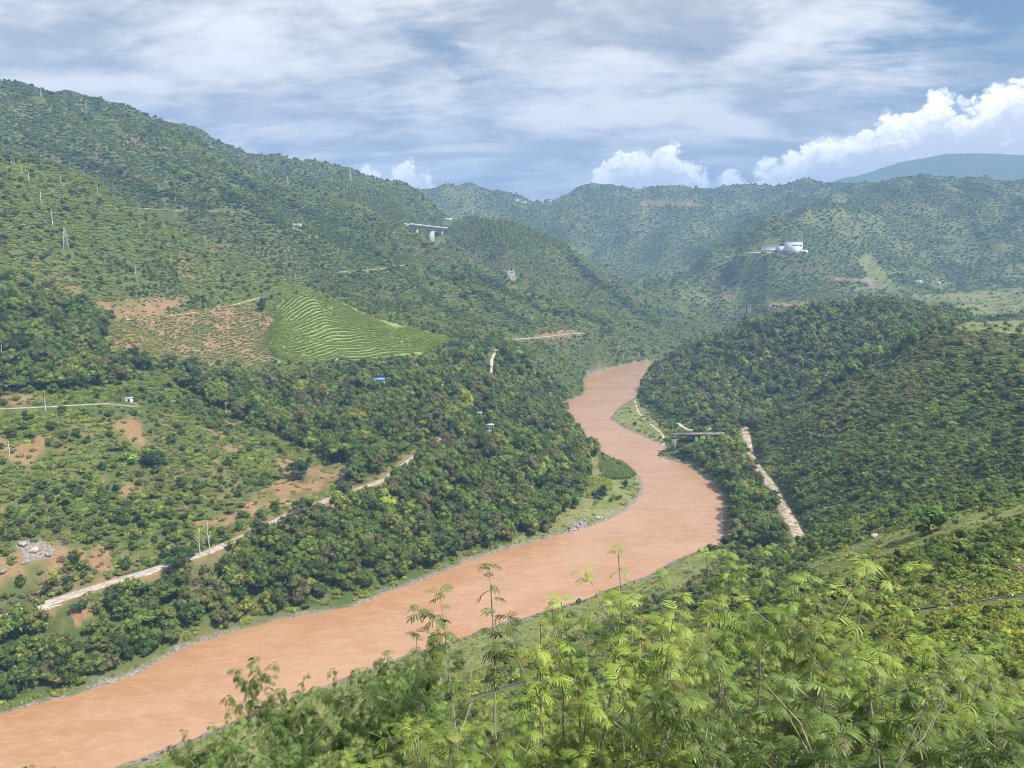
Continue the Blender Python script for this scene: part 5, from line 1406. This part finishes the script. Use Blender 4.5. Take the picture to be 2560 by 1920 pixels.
# ------------------------------------------------------------------ feathery shrubs on the slope below the viewpoint
def twig_material():
    m, g, out = material('young_bark')
    geo = g.add('ShaderNodeNewGeometry'); nz = g.noise(geo.outputs['Position'], 9, 4, .6)
    principled(g, out, g.mix(nz, (.14, .11, .085), (.40, .35, .29)), .8, .2); return m
TWIG = twig_material()
FROND = leaf_material('feather_leaf', .2, .45)
def frond_arrays(seed, pairs=9, fine=True, droop=.55, wide=.36):
    r = np.random.default_rng(seed); V, Q, nv = [], [], 0
    def rach(t): return np.array([t * (1 - .06 * t), .04 * math.sin(t * 3 + seed), .22 * t - droop * t * t])
    def quad(a, b, c, d_):
        nonlocal nv
        V.append(np.array([a, b, c, d_])); Q.append([nv, nv + 1, nv + 2, nv + 3]); nv += 4
    ts = np.linspace(0, 1, 7)
    for t0, t1 in zip(ts[:-1], ts[1:]):
        p0, p1 = rach(t0), rach(t1); w = np.array([0, .007, 0]); quad(p0 - w, p1 - w, p1 + w, p0 + w)
    for k in range(pairs):
        t = .24 + .76 * (k / (pairs - 1)) ** .9
        ln = wide * (.55 + .75 * math.sin(math.pi * min(1, (.16 + .84 * t) * .93))) * r.uniform(.9, 1.1)
        b = rach(t); tang = rach(min(1, t + .02)) - rach(t - .02); tang /= np.linalg.norm(tang)
        for s in (-1, 1):
            tw = r.uniform(-.25, .45)
            ang = math.radians(70 - 34 * t + r.uniform(-6, 6))
            side = np.array([0, s, .0]); dirv = tang * math.cos(ang) + side * math.sin(ang); dirv[2] += .12
            def pin(q): return b + dirv * ln * q + np.array([0, 0, -(.55 + tw) * ln * q * q])
            up = np.cross(dirv, tang) * s; up /= np.linalg.norm(up) + 1e-9
            lat = np.cross(up, dirv); lat /= np.linalg.norm(lat) + 1e-9
            sg = 6 if fine else 3
            qs_ = np.linspace(.04, 1, sg + 1); prof = lambda q: wide * .15 * (math.sin(math.pi * (.10 + .86 * q)) ** .7)
            for q0, q1 in zip(qs_[:-1], qs_[1:]):
                c0, c1 = pin(q0), pin(q1); w0, w1 = prof(q0), prof(q1)
                for s2 in (-1, 1):
                    o0 = lat * s2 * w0 + up * .10 * w0 + dirv * .012; o1 = lat * s2 * w1 * (.5 if fine else .85) + up * .10 * w1
                    quad(c0, c0 + o0, c1 + o1, c1) if s2 > 0 else quad(c1, c1 + o1, c0 + o0, c0)
    return np.vstack(V), np.array(Q)
FR_FINE = [frond_arrays(k, 5 + k % 2, True, (.45, .7, .95)[k % 3], .52) for k in range(4)]
FR_COARSE = [frond_arrays(10 + k, 5, False, (.5, .8, 1.0)[k % 3], .50) for k in range(3)]
FROND_ME = []
for V, Q in FR_FINE:
    me = mesh_np('frond', V, Q, [FROND]); add_tone(me, np.ones(len(V))); FROND_ME.append(me)
def frond_matrix(pos, az_, pitch, L, roll):
    return Matrix.Translation(pos) @ Euler((roll, -pitch, az_), 'XYZ').to_matrix().to_4x4() @ Matrix.Scale(L, 4)
def shrub_form(seed, H, stems, branch, bare, spread, leaf_len, dense=1.0, n_top=14, limp=0.0, young=1.0):
    r = np.random.default_rng(seed)
    stem_meshes, fr = [], []
    ga = r.uniform(0, 6.28)
    for s in range(stems):
        P_ = Parts(); a = s * 6.283 / stems + r.uniform(-.5, .5); ln = spread * r.uniform(.6, 1.4); bow = r.normal(size=2) * .10
        hs = H * (1 if s == 0 else r.uniform(.72, .97)); o = np.array([math.cos(a), math.sin(a), 0]) * .06
        path = np.array([o + np.array([math.cos(a), math.sin(a), 0]) * ln * (t ** 1.4) * (.45 if s == 0 else 1) + np.array([r.normal() * .02 + bow[0] * math.sin(t * 4), r.normal() * .02 + bow[1] * math.sin(t * 3.3), -.25 + t * (hs + .25)]) for t in np.linspace(0, 1, 9)])
        rad = np.linspace(.008 + .004 * H, .0034, 9)
        P_.tube(path, rad, 5)
        def leaves(pp, t0, step, tip_young):
            nonlocal ga
            seg = np.linalg.norm(np.diff(pp, axis=0), axis=1); L = np.concatenate([[0], np.cumsum(seg)]); tot = L[-1]
            q = tot * t0
            while q < tot:
                pos = np.array([np.interp(q, L, pp[:, k]) for k in range(3)]); ga += 2.4 + r.uniform(-.3, .3)
                near_tip = q / tot
                fr.append((pos, ga, r.uniform(-.25, .5) + .3 * near_tip - limp, leaf_len * r.uniform(.6, 1.3) * (1 - .25 * (near_tip > .93)), r.uniform(-.3, .3), near_tip * tip_young))
                q += step * r.uniform(.7, 1.4)
            for k in range(3):
                ga += 2.1; fr.append((pp[-1], ga, r.uniform(.35, .9) - limp, leaf_len * r.uniform(.6, 1.0), r.uniform(-.3, .3), 1.0 * tip_young))
        leaves(path, max(bare, .62), .085 / dense, 1.0)
        for k in range(branch):
            t = r.uniform(bare, .93); i = t * 8; i0 = int(i); b = path[i0] + (path[i0 + 1] - path[i0]) * (i - i0)
            ga2 = r.uniform(0, 6.28); bl = r.uniform(.35, .8) * (.5 + .18 * H) * (1.2 - .5 * t)
            bp = np.array([b + np.array([math.cos(ga2), math.sin(ga2), 0]) * bl * u_ * .75 + np.array([0, 0, bl * (.75 * u_ - .12 * u_ * u_)]) for u_ in np.linspace(0, 1, 5)])
            P_.tube(bp, np.linspace(.0058, .003, 5), 4); leaves(bp, .25, .10 / dense, .85 * (.4 + .6 * t))
        for k in range(2):
            t = r.uniform(.35, .8); b = np.array([np.interp(t, np.linspace(0, 1, 9), path[:, q]) for q in range(3)]); a2 = r.uniform(0, 6.28); bl = r.uniform(.5, 1.0) * (.4 + .16 * H)
            P_.tube([b, b + np.array([math.cos(a2) * bl * .35, math.sin(a2) * bl * .35, bl * .4]), b + np.array([math.cos(a2 + .3) * bl * .7, math.sin(a2 + .3) * bl * .7, bl * .7])], [.006, .0045, .002], 4)
        stem_meshes.append(mesh_np('stem', np.vstack(P_.V), np.vstack(P_.Q), [TWIG], True))
    fr.sort(key=lambda f: -(f[0][2] + .3 * f[3]))
    top, rest = fr[:n_top], fr[n_top:]
    def joined(name, L_, fine_share):
        V, Q, T, nv = [], [], [], 0
        for i, (pos, a, p, l, ro, yg) in enumerate(L_):
            src = FR_FINE[i % 4] if i < fine_share * len(L_) else FR_COARSE[i % 3]
            m = np.array(frond_matrix(pos, a, p, l, ro)); v = src[0] @ m[:3, :3].T + m[:3, 3]
            V.append(v); Q.append(src[1] + nv); nv += len(v)
            y_ = np.clip(yg * young + r.normal(0, .15), 0, 1); c = np.array([.40, .47, .38]) * (1 - y_) + np.array([1.22, 1.18, 1.0]) * y_
            if r.random() < .025: c = np.array([1.05, .68, .8])
            T.append(np.tile(c * r.uniform(.85, 1.15), (len(v), 1)))
        me = mesh_np(name, np.vstack(V), np.vstack(Q), [FROND]); c = np.ones((nv, 4), np.float32); c[:, :3] = np.vstack(T)
        at = me.attributes.new('tone', 'FLOAT_COLOR', 'POINT'); at.data.foreach_set('color', c.ravel()); return me
    return dict(H=H, stems=stem_meshes, foliage=joined('foliage', rest, .35) if rest else None, tops=top, top_me=joined('top_foliage', top, 1.0))
SHRUB_FORMS = [shrub_form(400 + k, h, st_, br, ba, sp_, .098, 2.2) for k, (h, st_, br, ba, sp_) in enumerate([(1.6, 4, 6, .2, .6), (2.0, 4, 7, .2, .8), (2.5, 4, 8, .25, .9), (3.0, 5, 8, .3, 1.1), (3.5, 4, 9, .35, 1.2), (4.2, 5, 9, .4, 1.5)])]
SHOOT_FORMS = [shrub_form(430 + k, h, st_, br, .74, sp_, .12, 1.3, 14) for k, (h, st_, br, sp_) in enumerate([(3.4, 1, 2, .3), (3.8, 2, 1, .35), (4.2, 1, 3, .5), (3.6, 2, 2, .4)])]
TREE_NEAR = [shrub_form(450 + k, 5.0, 5, 30, .3, 1.8, .115, 2.6, 20, .5, .5) for k in range(2)]
BRIGHT = np.array([[.150, .222, .042], [.175, .250, .048], [.125, .195, .042], [.200, .262, .052]])
MIDG = np.array([[.085, .130, .036], [.105, .155, .044], [.070, .115, .034]])
SHRUB_OBJS = []
shrub_no = 0
def place_shrub(form, x_, y_, z_, h_, rz, tint, name, cat, group, detailed, label=None):
    e = empty(name, (x_, y_, z_), rz); s_ = h_ / form['H']; e.scale = (s_ ** .6, s_ ** .6, s_)
    tag(e, label, cat, group)
    for me in form['stems']: link('stem', me, e)
    t_ = [float(q) for q in tint]
    if form['foliage'] is not None:
        o = link('foliage', form['foliage'], e); o['tint'] = t_; o['kind'] = 'stuff'
    if detailed:
        for i, (pos, a, p, l, ro, yg) in enumerate(form['tops']):
            o = link('frond', FROND_ME[i % 4], e); o.matrix_basis = frond_matrix(pos, a, p, l, ro)
            k = 1.0 + .22 * yg + rng.normal(0, .14); o['tint'] = [float(t_[0] * k * 1.06), float(t_[1] * k), float(t_[2] * k * .95)]
    else:
        o = link('top_foliage', form['top_me'], e); o['tint'] = t_; o['kind'] = 'stuff'
    return e
TOPS = np.array([(400, 1690), (540, 1665), (600, 1600), (700, 1580), (880, 1590), (1000, 1560), (1100, 1510), (1200, 1480), (1300, 1435), (1420, 1395), (1600, 1370), (1800, 1360), (1950, 1400), (2080, 1430), (2212, 1440), (2400, 1430)], float)
def top_line(u): return np.interp(u, TOPS[:, 0], TOPS[:, 1])
def form_for(h): return min(SHRUB_FORMS, key=lambda f: abs(math.log(f['H'] / h)))
# shoots that stand out against the river and the far bank
SHOOTS = [(1039, 1252, 5.6, 'tall dark shoot with drooping leaves, highest against the orange river'), (973, 1311, 5.4, 'bent shoot just left of the tallest dark shoot over the river'), (903, 1393, 5.2, 'short curved shoot over the river near the leafy tree'),
          (1180, 1358, 6.2, 'slim shoot reaching the edge of the grassy bank'), (1219, 1326, 6.6, 'shoot with feathery top in front of the grassy bank'), (1274, 1287, 6.4, 'shoot with pale top crossing the grass strip'), (1379, 1201, 6.8, 'tallest bright shoot rising into the river bend'),
          (1344, 1287, 6.0, 'leafy shoot just below the tallest bright shoot'), (1531, 1213, 7.0, 'left of two high shoots near the end of the grass strip'), (1594, 1213, 7.4, 'right of two high shoots near the end of the grass strip'), (1677, 1209, 7.8, 'yellowing shoot below the foot of the stony track'),
          (1751, 1241, 7.2, 'leaning shoot in front of the dark bushes below the knoll'), (1795, 1214, 7.0, 'straight tall shoot right in front of the grassy knoll'), (1939, 1241, 8.2, 'yellow tipped shoot against the slope below the knoll'), (1691, 1261, 6.4, 'dense bright shoot in the middle of the feathery row'),
          (1480, 1300, 6.2, 'broad leafy shoot above the wooden post'), (1420, 1290, 5.8, 'shoot left of the wooden post with bowed leaves'), (2050, 1380, 7.0, 'shoot near the black pipe at the right')]
for k, (u, v, d_, lab) in enumerate(SHOOTS):
    p = pt(u, v, d_ ); gz = float(height(p[0], p[1])); h_ = max(1.5, p[2] - gz)
    dark = u < 1000 or k == 0
    place_shrub(SHOOT_FORMS[k % 4], p[0], p[1], gz, h_, rng.uniform(0, 6), (MIDG[k % 3] * .8 if dark else BRIGHT[k % 4]), 'feathery_shrub', 'shrub', 'feathery shrubs on the near slope', True, lab)
# mass of shrubs near the viewpoint
taken = []
def spaced(x_, y_, r_):
    for a, b in taken:
        if (a - x_) ** 2 + (b - y_) ** 2 < r_ * r_: return False
    taken.append((x_, y_)); return True
n_near = n_mid = 0
for it in range(6000):
    if n_near >= 110: break
    u = rng.uniform(860, 2300); d_ = 4.6 + 6.4 * rng.random() ** .9
    tl = top_line(u); v = tl + 15 + rng.random() ** 1.3 * (1640 - tl) * .85
    p = pt(u, v, d_); gz = float(height(p[0], p[1])); h_ = p[2] - gz - .10
    if not (1.2 < h_ < 5.2) or not spaced(p[0], p[1], .62): continue
    f = form_for(h_); t = BRIGHT[rng.integers(0, 4)] if rng.random() < .7 else MIDG[rng.integers(0, 3)]
    e = place_shrub(f, p[0], p[1], gz, h_, rng.uniform(0, 6.28), t * rng.uniform(.85, 1.1), 'feathery_shrub', 'shrub', 'feathery shrubs on the near slope', True)
    SHRUB_OBJS.append((e, u, v, t, h_)); n_near += 1
for it in range(9000):
    if n_mid >= 190: break
    a = math.radians(rng.uniform(-20, 36)); d_ = 8.5 + 40 * rng.random() ** 1.3
    x_, y_ = d_ * math.sin(a), d_ * math.cos(a); gz = float(height(x_, y_)); h_ = rng.uniform(1.4, 3.4)
    u, v, _ = project(x_, y_, gz + h_)
    if v < top_line(u) + 10 + 130 / d_ * (1 if d_ < 25 else .2) or v > 1720 or u > 2300 or not spaced(x_, y_, .7 + d_ * .022): continue
    t = MIDG[rng.integers(0, 3)] if rng.random() < .6 else BRIGHT[rng.integers(0, 4)]
    e = place_shrub(form_for(h_), x_, y_, gz, h_, rng.uniform(0, 6.28), t * rng.uniform(.8, 1.1), 'feathery_shrub', 'shrub', 'feathery shrubs on the near slope', False)
    SHRUB_OBJS.append((e, u, v, t, h_)); n_mid += 1
# leafy tree at the bottom, left of the shrubs
for k, (u, v, d_, t, lab) in enumerate([(735, 1432, 12.5, .62, 'dense leafy green tree with drooping sprays, tallest at the bottom beside the river'), (640, 1500, 13.5, .52, 'leafy tree crown on the left side of the tallest drooping tree'), (840, 1480, 12.0, .60, 'leafy tree crown on the right side of the tallest drooping tree'),
                                      (515, 1592, 15.5, .34, 'small dark leafy tree at the bottom edge over the grass strip'), (700, 1560, 10.5, .66, 'brighter leafy tree in front of the tallest drooping tree'), (900, 1560, 10.0, .7, 'low leafy tree between the drooping tree and the shrubs'), (290, 1645, 12.0, .8, 'tip of a bright leafy tree just showing at the bottom edge over the bank')]):
    p = pt(u, v, d_); gz = float(height(p[0], p[1])); h_ = max(2.5, p[2] - gz)
    place_shrub(TREE_NEAR[k % 2], p[0], p[1], gz, h_, k * 1.1, np.array([.115, .185, .050]) * t / .62, 'leafy_tree', 'tree', 'leafy trees at the bottom edge', True, lab)
# broad leaved shrubs at the lower right
leaf_v = np.array([[0, 0, 0], [.35, -.17, -.03], [.35, 0, .02], [.35, .17, -.03], [.75, -.13, -.18], [.75, 0, -.12], [.75, .13, -.18], [1, 0, -.32]])
leaf_q = [[0, 1, 2, 2], [0, 2, 3, 3], [1, 4, 5, 2], [2, 5, 6, 3]]
bl_me = mesh_np('leaf', leaf_v, [np.array([[1, 4, 5, 2], [2, 5, 6, 3]]), np.array([[0, 1, 2], [0, 2, 3], [4, 7, 5], [5, 7, 6]])], [leaf_material('broad_leaf', .4, .35)]); add_tone(bl_me, np.ones(8))
for k, (u, v, d_, lab) in enumerate([(1915, 1490, 6.0, 'broad leaved bright shrub behind the feathery fronds at the lower right'), (2000, 1540, 5.2, 'yellowish broad leaved shrub at the lower right, between two darker ones'), (2100, 1590, 4.6, 'glossy broad leaved shrub in the lower right corner'), (2110, 1480, 7.5, 'broad leaved shrub above the one in the lower right corner')]):
    p = pt(u, v, d_); gz = float(height(p[0], p[1])); h_ = max(1.2, p[2] - gz)
    e = empty('broadleaf_shrub', (p[0], p[1], gz), k); tag(e, lab, 'shrub', 'broad leaved shrubs at the lower right')
    for s in range(4):
        a = s * 1.57 + k; path = np.array([[math.cos(a) * .45 * t ** 1.3, math.sin(a) * .45 * t ** 1.3, -.2 + t * (h_ * (1 - .06 * s) + .2)] for t in np.linspace(0, 1, 7)])
        Parts().tube(path, np.linspace(.018, .005, 7), 5).build('stem', TWIG, e, True)
        for j in range(16):
            t = .45 + .55 * j / 15; b = np.array([np.interp(t, np.linspace(0, 1, 7), path[:, q]) for q in range(3)])
            o = link('leaf', bl_me, e); o.matrix_basis = frond_matrix(b, j * 2.4 + s, rng.uniform(-.7, .2), rng.uniform(.10, .16), rng.uniform(-.4, .4))
            o['tint'] = [float(q) for q in (np.array([.20, .27, .035]) if rng.random() < .3 else np.array([.09, .15, .03])) * rng.uniform(.8, 1.2)]
print('near shrubs', n_near, n_mid)

# ------------------------------------------------------------------ single trees that stand out
def lone_tree(u, vf, hpx, wpx, form, tint, lab, dmin=300, name='lone_tree'):
    x_, y_, z_ = cast(u, vf, dmin); d_ = math.hypot(x_, y_); m = d_ / F
    e = empty(name, (x_, y_, z_ - .2), u); jm, cm, tk = (TREE_FORMS + BUSH_FORMS)[form]
    e.scale = (wpx * m / 2.1, wpx * m / 2.1, hpx * m / (2.0 if form < 7 else 1.0)); tag(e, lab, 'tree')
    c = link('crown', cm, e); c['tint'] = list(tint)
    if tk is not None: link('trunk', tk, e)
lone_tree(565, 672, 32, 24, 0, (.035, .075, .022), 'round dark tree alone at the top of the terraced field', 600)
lone_tree(2008, 1150, 62, 88, 1, (.12, .21, .04), 'large bright green tree on the crest of the grassy knoll', 160)
lone_tree(1842, 1165, 46, 74, 8, (.13, .17, .05), 'low rounded olive bush at the foot of the near right hill', 200)
lone_tree(1545, 880, 42, 42, 3, (.24, .27, .07), 'yellowish plumed tree in the wood above the old bridge', 560)
lone_tree(1583, 900, 44, 38, 4, (.20, .24, .07), 'yellow green tree right of the yellowish plumed one above the old bridge', 560)
lone_tree(1607, 925, 40, 34, 1, (.17, .21, .06), 'olive tree at the top end of the stony track', 560)
lone_tree(1613, 985, 26, 20, 5, (.05, .08, .025), 'small dark tree standing on the stony track', 450)
lone_tree(280, 1000, 26, 44, 0, (.20, .32, .06), 'brightest lime green tree on the scrubby left slope', 300)
lone_tree(330, 1010, 40, 60, 2, (.04, .085, .025), 'dark round tree beside the lime green one on the scrubby slope', 300)
lone_tree(642, 1035, 52, 56, 3, (.04, .085, .025), 'dark tree beside the bare orange cutting', 300)
lone_tree(78, 1362, 44, 56, 5, (.045, .085, .025), 'spreading dark tree hanging over the road at the lower left', 200)
lone_tree(395, 1235, 70, 78, 5, (.05, .09, .025), 'spreading dark tree beside the road left of the bare white trees', 250)
lone_tree(1300, 1078, 38, 32, 2, (.05, .09, .025), 'small dark tree on the grassy inner bend', 350)
lone_tree(1350, 1055, 24, 20, 0, (.05, .09, .025), 'smallest dark tree near the water on the inner bend', 350)
lone_tree(740, 800, 24, 28, 1, (.26, .29, .10), 'pale yellow flowering tree in the wood below the terraced field', 480)
lone_tree(1622, 1012, 30, 44, 6, (.07, .115, .03), 'spreading tree covering the stony track between its upper and middle stretches', 400)
lone_tree(1662, 1092, 44, 58, 5, (.06, .10, .028), 'spreading dark tree overhanging the stony track between its middle and lower stretches', 330)
lone_tree(172, 1322, 30, 40, 6, (.07, .12, .03), 'spreading tree at the road edge, right of the one hanging over the road', 250)
lone_tree(560, 1160, 46, 60, 2, (.06, .10, .025), 'rounded tree hiding the road right of the bare white trees', 280)
lone_tree(655, 1112, 46, 56, 3, (.08, .12, .03), 'tree in front of the upper road stretch below the orange cutting', 300)
lone_tree(745, 1078, 44, 54, 1, (.07, .11, .03), 'tree hiding the road where it enters the wood', 300)

# ------------------------------------------------------------------ labels of the repeated plants
MARKS = [(433, 1200, 'the bare white trees'), (60, 1317, 'the road at the left edge'), (270, 1250, 'the straight stretch of road'), (610, 1118, 'the road bend'), (700, 1030, 'the orange cutting'), (1058, 920, 'the white column frame'), (818, 825, 'the blue roofed farmhouse'),
         (1250, 1140, 'the grey rock heap'), (1340, 1010, 'the maize patch'), (1385, 1055, 'the inner bend'), (1240, 860, 'the narrow part of the river'), (1454, 955, 'the old bridge pier'), (1500, 925, 'the gravel path'), (1614, 960, 'the top of the stony track'),
         (1665, 1050, 'the middle of the stony track'), (1727, 1165, 'the foot of the stony track'), (1562, 1130, 'the river corner on the right'), (1900, 1158, 'the round concrete cover'), (2008, 1130, 'the bright tree on the knoll'), (2170, 1100, 'the right end of the grassy knoll'),
         (100, 870, 'the hillside track pole'), (280, 1000, 'the lime green tree'), (1065, 790, 'the stepped path'), (2100, 1305, 'the black pipe'), (1383, 1440, 'the wooden post'), (735, 1500, 'the drooping leafy tree'), (1200, 1450, 'the pipe on the lower slope'),
         (500, 1370, 'the long straight river edge'), (900, 1262, 'the far river edge'), (150, 1505, 'the lower left river edge'), (1100, 1345, 'the near grass strip'), (1450, 1225, 'the end of the near grass strip'), (2212, 1500, 'the right edge'), (1650, 1659, 'the bottom edge, right of centre'),
         (1150, 1659, 'the bottom edge, centre'), (2150, 1659, 'the lower right corner'), (1380, 900, 'the green bar'), (1640, 1250, 'the shady hollow below the track'), (1939, 1241, 'the yellow tipped shoot'), (1795, 1214, 'the straight tall shoot'), (1039, 1252, 'the tallest dark shoot'),
         (1180, 1165, 'the stony far bank'), (70, 1200, 'the rock outcrop'), (1000, 1000, 'the middle of the left wood'), (860, 1080, 'the wood above the river'), (1180, 1000, 'the wood over the narrows')]
def where(u, v):
    best = sorted(MARKS, key=lambda m: (m[0] - u) ** 2 + 1.6 * (m[1] - v) ** 2)[:2]
    def rel(m):
        du, dv = u - m[0], v - m[1]
        if 'edge' in m[2] and 'river' not in m[2] and 'road' not in m[2] or 'corner' in m[2] and 'river' not in m[2]: return 'near ' + m[2].replace(', ', ' ')
        if math.hypot(du, dv) < 32: return 'beside ' + m[2]
        if abs(du) > 1.4 * abs(dv): return ('right of ' if du > 0 else 'left of ') + m[2]
        return ('below ' if dv > 0 else 'above ') + m[2]
    return rel(best[0]), rel(best[1])
def colour(c):
    l = .3 * c[0] + .6 * c[1] + .1 * c[2]; r_ = c[0] / max(c[1], 1e-6)
    if r_ > .85: return 'dry brownish'
    if r_ > .72 and l > .1: return 'olive'
    return 'dark green' if l < .062 else 'mid green' if l < .105 else 'fresh green' if l < .16 else 'bright yellow green'
ORD = ['first', 'second', 'third', 'fourth', 'fifth', 'sixth', 'seventh', 'eighth', 'ninth', 'tenth', 'eleventh', 'twelfth', 'thirteenth', 'fourteenth', 'fifteenth', 'sixteenth', 'seventeenth', 'eighteenth', 'nineteenth', 'twentieth']
def give_labels(objs, noun, cat, group, sizes):
    lo, hi_ = np.quantile([o[4] for o in objs], (.33, .67))
    names = {}
    for o in objs:
        e, u, v, c, s_ = o
        w1, w2 = where(float(u), float(v))
        sw = sizes[0] if s_ < lo else sizes[1] if s_ < hi_ else sizes[2]
        names.setdefault((colour(c), sw, w1), []).append((o, w2))
    for (cw_, sw, w1), L in names.items():
        by2 = {}
        for o, w2 in L: by2.setdefault(w2, []).append(o)
        for w2, Lo in by2.items():
            base = f'{sw} {cw_} {noun} {w1}'.replace('  ', ' ')
            Lo.sort(key=lambda o: o[1])
            for k, o in enumerate(Lo):
                lab = base if len(L) == 1 else base + ', ' + w2
                if len(Lo) == 2: lab = ('left ' if k == 0 else 'right ') + 'one of two: ' + lab
                elif len(Lo) > 2: lab = ('leftmost' if k == 0 else 'rightmost' if k == len(Lo) - 1 else ORD[min(k, 19)] + ' from left') + f': ' + lab
                w_ = lab.split()
                if len(w_) > 16: lab = ' '.join((('left ' if k == 0 else 'right ') + 'one of two: ' if len(Lo) == 2 else '' if len(Lo) == 1 else ('leftmost: ' if k == 0 else 'rightmost: ' if k == len(Lo) - 1 else ORD[min(k, 19)] + ' from left: ')).split() + base.split())
                tag(o[0], ' '.join(lab.split()[:16]).rstrip(','), cat, group)
give_labels(TREE_OBJS, 'tree', 'tree', 'woodland trees along the river', ('small', 'middling', 'large'))
give_labels(BUSH_OBJS, 'bush', 'bush', 'bushes on the slopes', ('low', 'rounded', 'broad'))
give_labels(SHRUB_OBJS, 'feathery shrub', 'shrub', 'feathery shrubs on the near slope', ('short', '', 'tall'))
